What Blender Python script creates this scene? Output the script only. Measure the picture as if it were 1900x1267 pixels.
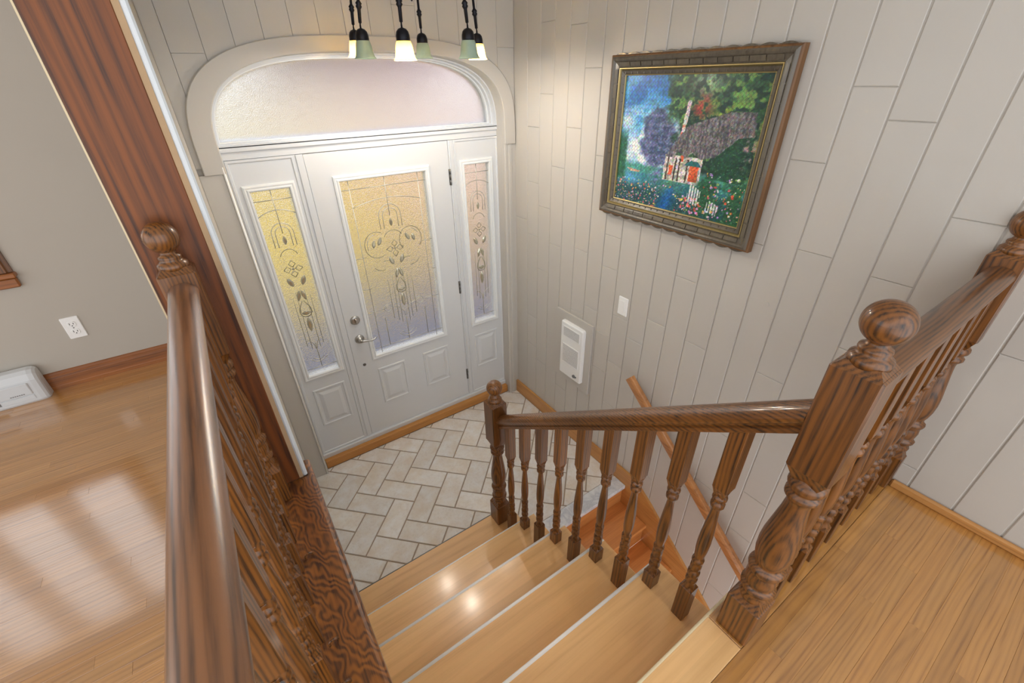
import bpy, bmesh, math, random
import numpy as np
from mathutils import Matrix, Vector

for o in list(bpy.data.objects):
    bpy.data.objects.remove(o)
scene = bpy.context.scene
COL = scene.collection
rnd = random.Random(7)

# ------------------------------------------------------------------ camera
CZ = 2.462                      # eye height above the landing floor (z = 0)
UZ = 1.115                      # upper floor
H = UZ / 6.0                    # riser
XW = 1.808                      # right wall face
YC = 2.604                      # front of the door casing
YD = 2.712                      # face of the door
CEIL = 3.54
YAW, PITCH, ROLL = 0.589022, 0.548176, -0.0200582
FPX = 799.89

def cam_axes():
    cp, sp = math.cos(PITCH), math.sin(PITCH)
    fwd = Vector((math.sin(YAW) * cp, math.cos(YAW) * cp, -sp))
    right = Vector((math.cos(YAW), -math.sin(YAW), 0))
    up = right.cross(fwd)
    cr, sr = math.cos(ROLL), math.sin(ROLL)
    return cr * right + sr * up, -sr * right + cr * up, fwd

cam_d = bpy.data.cameras.new('camera')
cam_d.sensor_fit = 'HORIZONTAL'
cam_d.sensor_width = 36.0
cam_d.lens = FPX / 1900.0 * 36.0
cam_d.clip_start = 0.02
cam_d.clip_end = 200
cam = bpy.data.objects.new('camera', cam_d)
COL.objects.link(cam)
_r, _u, _f = cam_axes()
m = Matrix((_r, _u, -_f)).transposed().to_4x4()
m.translation = (0, 0, CZ)
cam.matrix_world = m
scene.camera = cam

# ------------------------------------------------------------------ world and exposure
world = bpy.data.worlds.new('world')
scene.world = world
world.use_nodes = True
bg = world.node_tree.nodes['Background']
bg.inputs[0].default_value = (0.93, 0.965, 1.0, 1)
bg.inputs[1].default_value = 1.0
vs = scene.view_settings
vs.view_transform = 'Standard'
vs.look = 'None'
vs.exposure = 1.0
vs.gamma = 1.0
vs.use_curve_mapping = False

# ------------------------------------------------------------------ materials
def lin(c):
    return tuple(((v / 255.0) / 12.92 if v / 255.0 <= 0.04045 else ((v / 255.0 + 0.055) / 1.055) ** 2.4) for v in c)

def newmat(name):
    mt = bpy.data.materials.new(name)
    mt.use_nodes = True
    nt = mt.node_tree
    nt.nodes.clear()
    out = nt.nodes.new('ShaderNodeOutputMaterial')
    b = nt.nodes.new('ShaderNodeBsdfPrincipled')
    nt.links.new(b.outputs[0], out.inputs[0])
    return mt, nt, b, out

def N(nt, t, **kw):
    n = nt.nodes.new(t)
    for k, v in kw.items():
        if k.startswith('i'):
            n.inputs[int(k[1:])].default_value = v
        else:
            setattr(n, k, v)
    return n

def math_n(nt, op, a, b=None, c=None, clamp=False):
    n = nt.nodes.new('ShaderNodeMath')
    n.operation = op
    n.use_clamp = clamp
    for i, v in enumerate((a, b, c)):
        if v is None:
            continue
        if isinstance(v, (int, float)):
            n.inputs[i].default_value = v
        else:
            nt.links.new(v, n.inputs[i])
    return n.outputs[0]

def mixc(nt, fac, a, b, blend='MIX'):
    n = nt.nodes.new('ShaderNodeMix')
    n.data_type = 'RGBA'
    n.blend_type = blend
    for sock, v in ((n.inputs[0], fac), (n.inputs[6], a), (n.inputs[7], b)):
        if isinstance(v, (int, float)):
            sock.default_value = v
        elif isinstance(v, tuple):
            sock.default_value = (v[0], v[1], v[2], 1)
        else:
            nt.links.new(v, sock)
    return n.outputs[2]

def coords(nt, scale, rand=True):
    """world position, scaled per axis, shifted by a random amount per object"""
    g = N(nt, 'ShaderNodeNewGeometry')
    v = N(nt, 'ShaderNodeVectorMath', operation='MULTIPLY')
    nt.links.new(g.outputs['Position'], v.inputs[0])
    v.inputs[1].default_value = scale
    oi = N(nt, 'ShaderNodeObjectInfo')
    if rand:
        cx = N(nt, 'ShaderNodeCombineXYZ')
        for i, k in enumerate((41.0, 17.0, 29.0)):
            nt.links.new(math_n(nt, 'MULTIPLY', oi.outputs['Random'], k), cx.inputs[i])
        a = N(nt, 'ShaderNodeVectorMath', operation='ADD')
        nt.links.new(v.outputs[0], a.inputs[0])
        nt.links.new(cx.outputs[0], a.inputs[1])
        return a.outputs[0], oi.outputs['Random']
    return v.outputs[0], oi.outputs['Random']

def noise(nt, vec, scale, detail=3, rough=0.55, dist=0.0):
    n = N(nt, 'ShaderNodeTexNoise')
    n.inputs['Scale'].default_value = scale
    n.inputs['Detail'].default_value = detail
    n.inputs['Roughness'].default_value = rough
    n.inputs['Distortion'].default_value = dist
    nt.links.new(vec, n.inputs['Vector'])
    return n.outputs[0]

def bump(nt, b, h, strength=0.2, dist=0.002):
    n = N(nt, 'ShaderNodeBump')
    n.inputs['Strength'].default_value = strength
    n.inputs['Distance'].default_value = dist
    nt.links.new(h, n.inputs['Height'])
    nt.links.new(n.outputs[0], b.inputs['Normal'])

def wood(name, base, mid, dark, axis, across=7.0, along=0.10, rings=7.0, ring_amt=0.75, streak=0.5,
         rough=0.3, coat=0.25, var=0.12, fine=90.0, coat_rough=0.12, power=2.0, coat_ior=1.5,
         layer=None, spacing=0.006, warp=0.012, strip=None):
    mt, nt, b, out = newmat(name)
    s = [1.0, 1.0, 1.0]
    s['xyz'.index(axis)] = along
    vec, rand = coords(nt, tuple(s))
    n1 = noise(nt, vec, across, 2.0, 0.5, 0.15)
    if layer:
        # growth layers: parallel sheets, warped by noise, cut by whatever surface the piece has
        pv, _ = coords(nt, (1, 1, 1))
        dt = N(nt, 'ShaderNodeVectorMath', operation='DOT_PRODUCT')
        nt.links.new(pv, dt.inputs[0])
        dt.inputs[1].default_value = layer
        ph = math_n(nt, 'MULTIPLY', math_n(nt, 'ADD', dt.outputs['Value'], math_n(nt, 'MULTIPLY', n1, warp)), 6.2832 / spacing)
    else:
        ph = math_n(nt, 'MULTIPLY', n1, rings * 6.2832)
    rg = math_n(nt, 'POWER', math_n(nt, 'MULTIPLY_ADD', math_n(nt, 'SINE', ph), 0.5, 0.5), power)
    s2 = [1.0, 1.0, 1.0]
    s2['xyz'.index(axis)] = 0.035
    vec2, _ = coords(nt, tuple(s2))
    n2 = noise(nt, vec2, fine, 4.0, 0.65)
    st = math_n(nt, 'MULTIPLY', math_n(nt, 'SUBTRACT', n2, 0.42), 3.0, clamp=True)
    n3 = noise(nt, vec, across * 0.45, 2.0)
    c1 = mixc(nt, math_n(nt, 'MULTIPLY', math_n(nt, 'SUBTRACT', n3, 0.3), 2.2, clamp=True), lin(base), lin(mid))
    f = math_n(nt, 'ADD', math_n(nt, 'MULTIPLY', rg, ring_amt), math_n(nt, 'MULTIPLY', st, streak), clamp=True)
    f = math_n(nt, 'MULTIPLY', f, math_n(nt, 'MULTIPLY_ADD', st, 0.6, 0.5), clamp=True)
    c2 = mixc(nt, f, c1, lin(dark))
    if strip:
        # the blank is glued up from strips of slightly different tone
        sx, width, amt = strip
        sep = N(nt, 'ShaderNodeSeparateXYZ')
        pv2, _ = coords(nt, (1, 1, 1))
        nt.links.new(pv2, sep.inputs[0])
        wn = N(nt, 'ShaderNodeTexWhiteNoise', noise_dimensions='1D')
        nt.links.new(math_n(nt, 'FLOOR', math_n(nt, 'DIVIDE', sep.outputs['xyz'.index(sx)], width)), wn.inputs['W'])
        tone = N(nt, 'ShaderNodeHueSaturation')
        nt.links.new(c2, tone.inputs['Color'])
        nt.links.new(math_n(nt, 'MULTIPLY_ADD', wn.outputs['Value'], 2 * amt, 1 - amt), tone.inputs['Value'])
        c2 = tone.outputs[0]
    hsv = N(nt, 'ShaderNodeHueSaturation')
    nt.links.new(c2, hsv.inputs['Color'])
    nt.links.new(math_n(nt, 'MULTIPLY_ADD', rand, 2 * var, 1 - var), hsv.inputs['Value'])
    nt.links.new(hsv.outputs[0], b.inputs['Base Color'])
    b.inputs['Roughness'].default_value = rough
    b.inputs['Coat Weight'].default_value = coat
    b.inputs['Coat Roughness'].default_value = coat_rough
    b.inputs['Coat IOR'].default_value = coat_ior
    bump(nt, b, f, 0.12, 0.0008)
    return mt

def paint(name, col, rough=0.5, amt=0.06, nscale=6.0, bumpn=0.05, var=0.0, coat=0.0, bscale=60.0):
    mt, nt, b, out = newmat(name)
    vec, rand = coords(nt, (1, 1, 1), True)
    n1 = noise(nt, vec, nscale, 4.0)
    c = lin(col)
    d = tuple(v * (1 - 2 * amt) for v in c)
    col1 = mixc(nt, n1, c, d)
    hsv = N(nt, 'ShaderNodeHueSaturation')
    nt.links.new(col1, hsv.inputs['Color'])
    nt.links.new(math_n(nt, 'MULTIPLY_ADD', rand, 2 * var, 1 - var), hsv.inputs['Value'])
    nt.links.new(hsv.outputs[0], b.inputs['Base Color'])
    b.inputs['Roughness'].default_value = rough
    b.inputs['Coat Weight'].default_value = coat
    if bumpn:
        bump(nt, b, noise(nt, vec, bscale, 3.0), bumpn, 0.002)
    return mt

def flat(name, col, rough=0.5, metal=0.0, coat=0.0):
    mt, nt, b, out = newmat(name)
    b.inputs['Base Color'].default_value = (*lin(col), 1)
    b.inputs['Roughness'].default_value = rough
    b.inputs['Metallic'].default_value = metal
    b.inputs['Coat Weight'].default_value = coat
    return mt

M = {}
DK = dict(base=(148, 92, 34), mid=(108, 65, 26), dark=(34, 21, 13))
LAY = {'x': (0.0, 0.80, 0.60), 'y': (0.80, 0.0, 0.60), 'z': (0.83, 0.56, 0.0)}
for ax in 'xyz':
    M['oak_' + ax] = wood('stained_oak_' + ax, **DK, axis=ax, across=8, along=0.16, ring_amt=0.8, streak=0.6,
                          rough=0.4, coat=0.4, var=0.10, power=1.6, coat_rough=0.1, fine=130.0,
                          layer=LAY[ax], spacing=0.0075, warp=0.035)
# wide flat-sawn boards with a bold figure
M['oak_board_z'] = wood('stained_oak_board_z', (146, 82, 27), (118, 62, 22), (58, 32, 21), 'z', across=6, along=0.10,
                        ring_amt=0.8, streak=0.55, rough=0.5, coat=0.08, var=0.0, power=1.5, layer=(0.45, 0.89, 0.0), spacing=0.012, warp=0.07)
M['oak_cap_y'] = wood('stained_oak_ledge_y', (154, 96, 40), (124, 73, 32), (46, 28, 26), 'y', across=11, along=0.55,
                      ring_amt=1.0, streak=0.5, rough=0.34, coat=0.5, var=0.0, power=1.4, layer=(0.30, 0.12, 0.94), spacing=0.0068, warp=0.075)
M['oak_rail_y'] = wood('stained_oak_rail_y', (156, 106, 66), (122, 78, 48), (56, 36, 26), 'y', across=12, along=0.12,
                       ring_amt=0.7, streak=0.7, rough=0.3, coat=1.0, var=0.0, coat_rough=0.3, power=1.6, layer=(0.9, 0.0, 0.43), spacing=0.013, warp=0.05)
M['trim_x'] = wood('oak_trim_x', (170, 104, 44), (148, 86, 37), (90, 50, 24), 'x', across=16, rings=4, ring_amt=0.5, streak=0.5, rough=0.35, coat=0.3, var=0.04)
M['honey_x'] = wood('honey_oak_trim_x', (206, 146, 74), (190, 128, 60), (150, 92, 42), 'x', across=14, rings=3, ring_amt=0.35, streak=0.4, rough=0.38, coat=0.2, var=0.04)
M['honey_y'] = wood('honey_oak_trim_y', (206, 152, 88), (192, 134, 72), (150, 98, 50), 'y', across=14, rings=3, ring_amt=0.3, streak=0.4, rough=0.38, coat=0.2, var=0.04)
M['rail_wall_y'] = wood('brown_oak_rail_y', (204, 148, 94), (182, 122, 72), (128, 80, 46), 'y', across=16, rings=4, ring_amt=0.4, streak=0.5, rough=0.36, coat=0.3, var=0.0)
M['floor_x'] = wood('oak_floor_x', (200, 146, 78), (188, 132, 64), (134, 84, 38), 'x', across=7, along=0.14, ring_amt=0.42, streak=0.4,
                    rough=0.36, coat=1.0, var=0.12, coat_rough=0.12, power=2.2, coat_ior=1.85, layer=(0.0, 0.45, 0.89), spacing=0.0065, warp=0.045)
M['floor_gloss_x'] = wood('polished_oak_floor_x', (200, 146, 78), (188, 132, 64), (134, 84, 38), 'x', across=7, along=0.14, ring_amt=0.5, streak=0.42,
                    rough=0.36, coat=1.0, var=0.09, coat_rough=0.13, power=2.2, coat_ior=2.3, layer=(0.0, 0.45, 0.89), spacing=0.0065, warp=0.045)
M['tread_x'] = wood('maple_tread_x', (240, 196, 138), (228, 178, 116), (184, 128, 78), 'x', across=5, along=0.16, ring_amt=0.28, streak=0.22,
                    rough=0.3, coat=0.5, var=0.05, coat_rough=0.15, power=2.6, layer=(0.0, 0.22, 0.97), spacing=0.019, warp=0.09, strip=('y', 0.062, 0.07))
M['tread_low_x'] = wood('orange_tread_x', (226, 160, 94), (212, 140, 76), (172, 104, 52), 'x', across=9, along=0.12, rings=4, ring_amt=0.35, streak=0.4,
                        rough=0.34, coat=0.3, var=0.06)
M['plank'] = paint('greige_plank_paint', (200, 195, 187), 0.45, 0.03, 5.0, 0.10, 0.018, 0.1, 40.0)
M['plank_back'] = paint('greige_wall_paint', (200, 195, 187), 0.6, 0.03)
M['trimpaint'] = paint('greige_trim_paint', (200, 195, 187), 0.42, 0.03, 4.0, 0.05, 0.0, 0.1)
M['drywall'] = paint('taupe_drywall_paint', (188, 181, 170), 0.7, 0.03, 3.0, 0.10, 0.0, 0.0, 220.0)
M['ceilpaint'] = paint('ceiling_paint', (238, 236, 232), 0.8, 0.02)
M['doorwhite'] = paint('white_door_paint', (220, 222, 224), 0.4, 0.02, 4.0, 0.03, 0.0, 0.15, 90.0)
M['glaze'] = paint('white_vinyl', (236, 238, 238), 0.3, 0.01, 4.0, 0.0)
M['nosing'] = paint('white_nosing', (253, 252, 248), 0.35, 0.02, 20.0, 0.02)
M['nosing_cream'] = paint('cream_nosing', (236, 218, 178), 0.4, 0.05, 20.0, 0.02)
M['bead'] = paint('white_corner_bead', (232, 240, 246), 0.45, 0.05, 18.0, 0.1)
M['rawedge'] = paint('bare_drywall_edge', (196, 166, 130), 0.8, 0.08, 25.0, 0.1)
M['heater'] = paint('white_enamel', (244, 244, 242), 0.3, 0.01, 4.0, 0.0)
M['heater_grey'] = paint('pale_grey_enamel', (214, 217, 219), 0.35, 0.01, 4.0, 0.0)
M['darkgap'] = flat('dark_gap', (40, 38, 36), 0.7)
M['midgap'] = flat('grey_gap', (120, 120, 120), 0.6)
M['plastic'] = flat('white_plastic', (246, 246, 244), 0.3)
M['nickel'] = flat('satin_nickel', (190, 188, 184), 0.28, 1.0)
M['hinge'] = flat('hinge_steel', (120, 118, 115), 0.4, 0.9)
M['iron'] = flat('dark_bronze', (34, 34, 40), 0.38, 0.7)
M['gold'] = flat('gilt_fillet', (186, 166, 112), 0.4, 0.6)
M['grout'] = paint('tan_grout', (172, 154, 136), 0.9, 0.12, 30.0, 0.2)
M['concrete'] = paint('driveway_concrete', (92, 100, 132), 0.9, 0.15, 1.5, 0.0)
M['grass'] = paint('yellow_lawn', (240, 206, 78), 0.9, 0.25, 0.8, 0.0)  # yellow over the whole lawn, varied by noise
M['hedge'] = paint('green_hedge', (96, 112, 62), 0.9, 0.3, 2.0, 0.4, 0.1)
M['brick'] = paint('pink_brick', (210, 112, 108), 0.9, 0.15, 2.0, 0.0)
M['siding'] = paint('pale_siding', (240, 208, 202), 0.9, 0.08, 2.0, 0.0)

def tile_mat():
    mt, nt, b, out = newmat('stone_tile')
    vec, rand = coords(nt, (1, 1, 1))
    a = noise(nt, vec, 9.0, 5.0, 0.6)
    c = noise(nt, vec, 60.0, 4.0, 0.7)
    g = noise(nt, vec, 3.0, 2.0)
    col = mixc(nt, math_n(nt, 'MULTIPLY', math_n(nt, 'SUBTRACT', a, 0.35), 3.0, clamp=True), lin((224, 212, 196)), lin((238, 237, 235)))
    col = mixc(nt, math_n(nt, 'MULTIPLY', math_n(nt, 'SUBTRACT', c, 0.5), 1.6, clamp=True), col, lin((190, 178, 164)))
    col = mixc(nt, math_n(nt, 'MULTIPLY', g, 0.25), col, lin((196, 200, 210)))
    hsv = N(nt, 'ShaderNodeHueSaturation')
    nt.links.new(col, hsv.inputs['Color'])
    nt.links.new(math_n(nt, 'MULTIPLY_ADD', rand, 0.14, 0.93), hsv.inputs['Value'])
    nt.links.new(hsv.outputs[0], b.inputs['Base Color'])
    b.inputs['Roughness'].default_value = 0.55
    bump(nt, b, c, 0.25, 0.002)
    return mt
M['tile'] = tile_mat()

def marble_mat():
    mt, nt, b, out = newmat('grey_marble')
    vec, rand = coords(nt, (1, 1, 1))
    a = noise(nt, vec, 7.0, 8.0, 0.6, 1.2)
    v = math_n(nt, 'POWER', math_n(nt, 'SUBTRACT', 1.0, math_n(nt, 'ABSOLUTE', math_n(nt, 'MULTIPLY_ADD', a, 4.0, -2.0)), clamp=True), 3.0)
    col = mixc(nt, v, lin((232, 236, 240)), lin((196, 202, 212)))
    nt.links.new(col, b.inputs['Base Color'])
    b.inputs['Roughness'].default_value = 0.25
    return mt
M['marble'] = marble_mat()

def glass_mat(name, rough, col=(0.98, 0.98, 0.98), bscale=0.0, bstr=0.0, ior=1.45):
    mt, nt, b, out = newmat(name)
    b.inputs['Base Color'].default_value = (*col, 1)
    b.inputs['Roughness'].default_value = rough
    b.inputs['Transmission Weight'].default_value = 1.0
    b.inputs['IOR'].default_value = ior
    if bstr:
        vec, _ = coords(nt, (1, 1, 1))
        bump(nt, b, noise(nt, vec, bscale, 2.0, 0.6), bstr, 0.004)
    return mt
M['glass_frost'] = glass_mat('obscure_glass', 0.20, bscale=190, bstr=1.0)
M['glass_transom'] = glass_mat('frosted_transom_glass', 0.28, col=(0.93, 0.96, 1.0), bscale=230, bstr=1.0)
M['glass_bevel'] = flat('bevelled_mirror_glass', (206, 202, 180), 0.06, 0.7)
M['glass_clear'] = glass_mat('clear_glass', 0.0)
M['came'] = flat('silver_came', (206, 202, 190), 0.3, 0.6)
M['came_dark'] = flat('grey_groove', (160, 154, 130), 0.35, 0.4)

def shade_mat(name, col, emit=0.0, ecol=(1, 0.8, 0.45)):
    mt, nt, b, out = newmat(name)
    vec, _ = coords(nt, (1, 1, 1))
    n1 = noise(nt, vec, 30.0, 4.0)
    c = lin(col)
    cc = mixc(nt, n1, c, tuple(v * 0.8 for v in c))
    nt.links.new(cc, b.inputs['Base Color'])
    b.inputs['Roughness'].default_value = 0.25
    tr = N(nt, 'ShaderNodeBsdfTranslucent')
    nt.links.new(cc, tr.inputs[0])
    mx = N(nt, 'ShaderNodeMixShader')
    mx.inputs[0].default_value = 0.45
    nt.links.new(b.outputs[0], mx.inputs[1])
    nt.links.new(tr.outputs[0], mx.inputs[2])
    nt.links.new(mx.outputs[0], out.inputs[0])
    if emit:
        b.inputs['Emission Color'].default_value = (*ecol, 1)
        b.inputs['Emission Strength'].default_value = emit
    return mt
M['shade_green'] = shade_mat('pale_green_shade_glass', (208, 228, 210))
M['shade_lit'] = shade_mat('glow_tinted_shade_glass', (250, 226, 160))  # same glass as the green bells, lamp glow put into the colour as amber
mt, nt, b, out = newmat('glowing_bulb')
b.inputs['Emission Color'].default_value = (1.0, 0.86, 0.6, 1)
b.inputs['Emission Strength'].default_value = 12.0
M['bulb'] = mt

# ------------------------------------------------------------------ building helpers
WLOC = {}

class B:
    """collects geometry in world coordinates; build() links it as one mesh object"""
    def __init__(s):
        s.v = []; s.f = []; s.sm = []; s.keep = False
    def add(s, verts, faces, smooth=False):
        o = len(s.v)
        s.v += [tuple(map(float, p)) for p in verts]
        s.f += [tuple(i + o for i in f) for f in faces]
        s.sm += [smooth] * len(faces)
        return s
    def box(s, x0, x1, y0, y1, z0, z1):
        v = [(x, y, z) for z in (z0, z1) for y in (y0, y1) for x in (x0, x1)]
        return s.add(v, [(0, 2, 3, 1), (4, 5, 7, 6), (0, 1, 5, 4), (2, 6, 7, 3), (0, 4, 6, 2), (1, 3, 7, 5)])
    def cbox(s, x0, x1, y0, y1, z0, z1, c=0.003):
        """box with every edge chamfered"""
        lo, hi = (x0, y0, z0), (x1, y1, z1)
        c = min(c, 0.45 * min(hi[i] - lo[i] for i in range(3)))
        idx = {}; vs_ = []
        for cx in (0, 1):
            for cy in (0, 1):
                for cz in (0, 1):
                    for ax in range(3):
                        p = []
                        for i, k in enumerate((cx, cy, cz)):
                            base = hi[i] if k else lo[i]
                            p.append(base if i == ax else base + (-c if k else c))
                        idx[(cx, cy, cz, ax)] = len(vs_); vs_.append(p)
        fs = []
        for ax in range(3):
            o = [i for i in range(3) if i != ax]
            for k in (0, 1):
                q = []
                for a, b_ in ((0, 0), (1, 0), (1, 1), (0, 1)):
                    t = [0, 0, 0]; t[ax] = k; t[o[0]] = a; t[o[1]] = b_
                    q.append(idx[(*t, ax)])
                fs.append(tuple(q))
        for ax in range(3):
            o = [i for i in range(3) if i != ax]
            for a in (0, 1):
                for b_ in (0, 1):
                    q = []
                    for k, which in ((0, o[0]), (1, o[0]), (1, o[1]), (0, o[1])):
                        t = [0, 0, 0]; t[ax] = k; t[o[0]] = a; t[o[1]] = b_
                        q.append(idx[(*t, which)])
                    fs.append(tuple(q))
        for cx in (0, 1):
            for cy in (0, 1):
                for cz in (0, 1):
                    fs.append(tuple(idx[(cx, cy, cz, a)] for a in range(3)))
        return s.add(vs_, fs)
    def plate(s, poly, fr, depth, ch=0.003):
        """convex polygon in a plane: fr(a, b, n) -> xyz; front at n = depth with chamfered rim, back at n = 0"""
        n = len(poly)
        inner = inset(poly, ch)
        v = [fr(a, b_, 0) for a, b_ in poly] + [fr(a, b_, depth - ch) for a, b_ in poly] + [fr(a, b_, depth) for a, b_ in inner]
        f = [tuple(range(n))[::-1], tuple(range(2 * n, 3 * n))]
        for i in range(n):
            j = (i + 1) % n
            f += [(i, j, n + j, n + i), (n + i, n + j, 2 * n + j, 2 * n + i)]
        return s.add(v, f)
    def prism(s, poly, fr, n0, n1, smooth=False):
        n = len(poly)
        v = [fr(a, b_, n0) for a, b_ in poly] + [fr(a, b_, n1) for a, b_ in poly]
        s.add(v, [tuple(range(n))[::-1], tuple(range(n, 2 * n))])
        return s.add(v, [(i, (i + 1) % n, n + (i + 1) % n, n + i) for i in range(n)], smooth)
    def ring(s, x0, x1, z0, z1, fr, prof):
        """mitred rectangular frame; prof = [(inset, proud), ...] from the outside in"""
        v = []
        for ins, pr in prof:
            v += [fr(x0 + ins, z0 + ins, pr), fr(x1 - ins, z0 + ins, pr), fr(x1 - ins, z1 - ins, pr), fr(x0 + ins, z1 - ins, pr)]
        f = []
        for k in range(len(prof) - 1):
            for i in range(4):
                j = (i + 1) % 4
                f.append((k * 4 + i, k * 4 + j, k * 4 + 4 + j, k * 4 + 4 + i))
        return s.add(v, f)
    def tube(s, pts, r, seg=8, closed=False, cap=True):
        pts = [Vector(p) for p in pts]
        n = len(pts)
        rr = r if isinstance(r, (list, tuple)) else [r] * n
        v = []
        ref = None
        for i, p in enumerate(pts):
            a = pts[(i - 1) % n] if (closed or i > 0) else p
            c = pts[(i + 1) % n] if (closed or i < n - 1) else p
            t = (c - a).normalized()
            if ref is None:
                ref = Vector((0, 0, 1)) if abs(t.z) < 0.9 else Vector((1, 0, 0))
            u = t.cross(ref).normalized()
            w = u.cross(t).normalized()
            ref = w
            for k in range(seg):
                an = 2 * math.pi * k / seg
                v.append(p + (u * math.cos(an) + w * math.sin(an)) * rr[i])
        f = []
        for i in range(n if closed else n - 1):
            for k in range(seg):
                a = i * seg + k; b_ = i * seg + (k + 1) % seg
                c = ((i + 1) % n) * seg
                f.append((a, b_, c + (k + 1) % seg, c + k))
        s.add(v, f, True)
        if cap and not closed:
            s.add([v[k] for k in range(seg)], [tuple(range(seg))[::-1]])
            s.add([v[(n - 1) * seg + k] for k in range(seg)], [tuple(range(seg))])
        return s
    def lathe(s, prof, cx, cy, z0, seg=20, caps=True):
        """prof = [(radius, height), ...] about a vertical axis"""
        v = []
        for r, h in prof:
            for k in range(seg):
                a = 2 * math.pi * (k + 0.5) / seg
                v.append((cx + r * math.cos(a), cy + r * math.sin(a), z0 + h))
        f = []
        for i in range(len(prof) - 1):
            for k in range(seg):
                j = (k + 1) % seg
                f.append((i * seg + k, i * seg + j, (i + 1) * seg + j, (i + 1) * seg + k))
        s.add(v, f, True)
        if caps and prof[0][0] > 1e-4:
            s.add(v[:seg], [tuple(range(seg))[::-1]])
        if caps and prof[-1][0] > 1e-4:
            s.add(v[-seg:], [tuple(range(seg))])
        return s
    def mesh(s, name, origin, mat):
        me = bpy.data.meshes.new(name)
        o = origin
        me.from_pydata([(p[0] - o[0], p[1] - o[1], p[2] - o[2]) for p in s.v], [], s.f)
        me.polygons.foreach_set('use_smooth', s.sm)
        bm = bmesh.new(); bm.from_mesh(me)
        bmesh.ops.remove_doubles(bm, verts=bm.verts, dist=1e-6) if not s.keep else None
        bmesh.ops.recalc_face_normals(bm, faces=bm.faces)
        bm.to_mesh(me); bm.free()
        me.materials.append(M[mat] if isinstance(mat, str) else mat)
        me.update()
        return me
    def build(s, name, mat, parent=None, origin=None):
        if origin is None:
            a = np.array(s.v)
            lo, hi = a.min(0), a.max(0)
            origin = ((lo[0] + hi[0]) / 2, (lo[1] + hi[1]) / 2, lo[2])
        return link(name, s.mesh(name, origin, mat), origin, parent)

def link(name, data, wloc, parent=None):
    o = bpy.data.objects.new(name, data)
    COL.objects.link(o)
    WLOC[o] = Vector(wloc)
    if parent is not None:
        o.parent = parent
        o.location = Vector(wloc) - WLOC[parent]
    else:
        o.location = wloc
    return o

def empty(name, loc):
    o = link(name, None, loc)
    o.empty_display_size = 0.05
    return o

def tag(o, label, cat, group=None, kind=None):
    o['label'] = label
    o['category'] = cat
    if group: o['group'] = group
    if kind: o['kind'] = kind
    return o

def struct(o, label, cat):
    return tag(o, label, cat, kind='structure')

def inset(poly, d):
    """inward offset of a convex counter-clockwise or clockwise polygon"""
    n = len(poly)
    area = sum(poly[i][0] * poly[(i + 1) % n][1] - poly[(i + 1) % n][0] * poly[i][1] for i in range(n))
    sg = 1 if area > 0 else -1
    res = []
    for i in range(n):
        p0, p1, p2 = poly[i - 1], poly[i], poly[(i + 1) % n]
        e1 = (p1[0] - p0[0], p1[1] - p0[1]); e2 = (p2[0] - p1[0], p2[1] - p1[1])
        l1 = math.hypot(*e1) or 1e-9; l2 = math.hypot(*e2) or 1e-9
        n1 = (-e1[1] / l1 * sg, e1[0] / l1 * sg); n2 = (-e2[1] / l2 * sg, e2[0] / l2 * sg)
        bx, by = n1[0] + n2[0], n1[1] + n2[1]
        k = max(1 + n1[0] * n2[0] + n1[1] * n2[1], 0.2)
        res.append((p1[0] + bx / k * d, p1[1] + by / k * d))
    return res

def clip(poly, lo, hi):
    for ax in (0, 1):
        for val, sg in ((lo[ax], 1), (hi[ax], -1)):
            outp = []
            for i in range(len(poly)):
                p, q = poly[i - 1], poly[i]
                dp, dq = (p[ax] - val) * sg, (q[ax] - val) * sg
                if dp * dq < 0:
                    t = dp / (dp - dq)
                    outp.append((p[0] + (q[0] - p[0]) * t, p[1] + (q[1] - p[1]) * t))
                if dq >= 0:
                    outp.append(q)
            poly = outp
            if len(poly) < 3:
                return []
    res = []
    for p in poly:
        if not res or math.hypot(p[0] - res[-1][0], p[1] - res[-1][1]) > 2e-3:
            res.append(p)
    if len(res) > 2 and math.hypot(res[0][0] - res[-1][0], res[0][1] - res[-1][1]) < 2e-3:
        res.pop()
    return res if len(res) > 2 else []

def on_y(y):                     # plane facing the camera (-y): a = x, b = z, n towards -y
    return lambda a, b_, n: (a, y - n, b_)
def on_x(x):                     # right wall: a = y, b = z, n towards -x
    return lambda a, b_, n: (x - n, a, b_)
def on_z(z):
    return lambda a, b_, n: (a, b_, z + n)

def rect(a0, a1, b0, b1):
    return [(a0, b0), (a1, b0), (a1, b1), (a0, b1)]

def bb_x(xa, n):  return n

# ================================================================== THE SETTING
# ---- right wall of painted planks
wr = B().box(XW + 0.0048, XW + 0.18, -1.6, 2.86, -1.7, CEIL).build('wall_right', 'plank_back')
struct(wr, 'tall greige plank-clad wall holding the framed puzzle, with staggered joints', 'wall')
PW = 0.12624
Y0 = 2.4787
JOINTS = {0: [.595, .858, 1.508, 1.865, 2.198], 1: [.482, 1.279, 1.726, 2.379, 2.722], 2: [1.5, 1.991], 3: [.387, 2.216, 2.691],
          4: [1.104, 1.536, 1.956, 2.5], 5: [1.183, 2.094], 6: [.41, .776, 1.051, 1.499, 1.688], 7: [.548, .884, 1.222], 8: [1.12, -.2],
          9: [1.3, -.35], 10: [.212, 1.601], 11: [1.283], 12: [.359, 1.859], 13: [.478, .871, 2.188], 14: [1.302, 1.879, 2.42],
          15: [-.217, .325, .618, 2.33], 16: [.1, 1.561, 1.852], 17: [.75, 2.084], 18: [1.224], 19: [1.732], 20: [2.6], 21: [1.45], 22: [1.9]}
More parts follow.
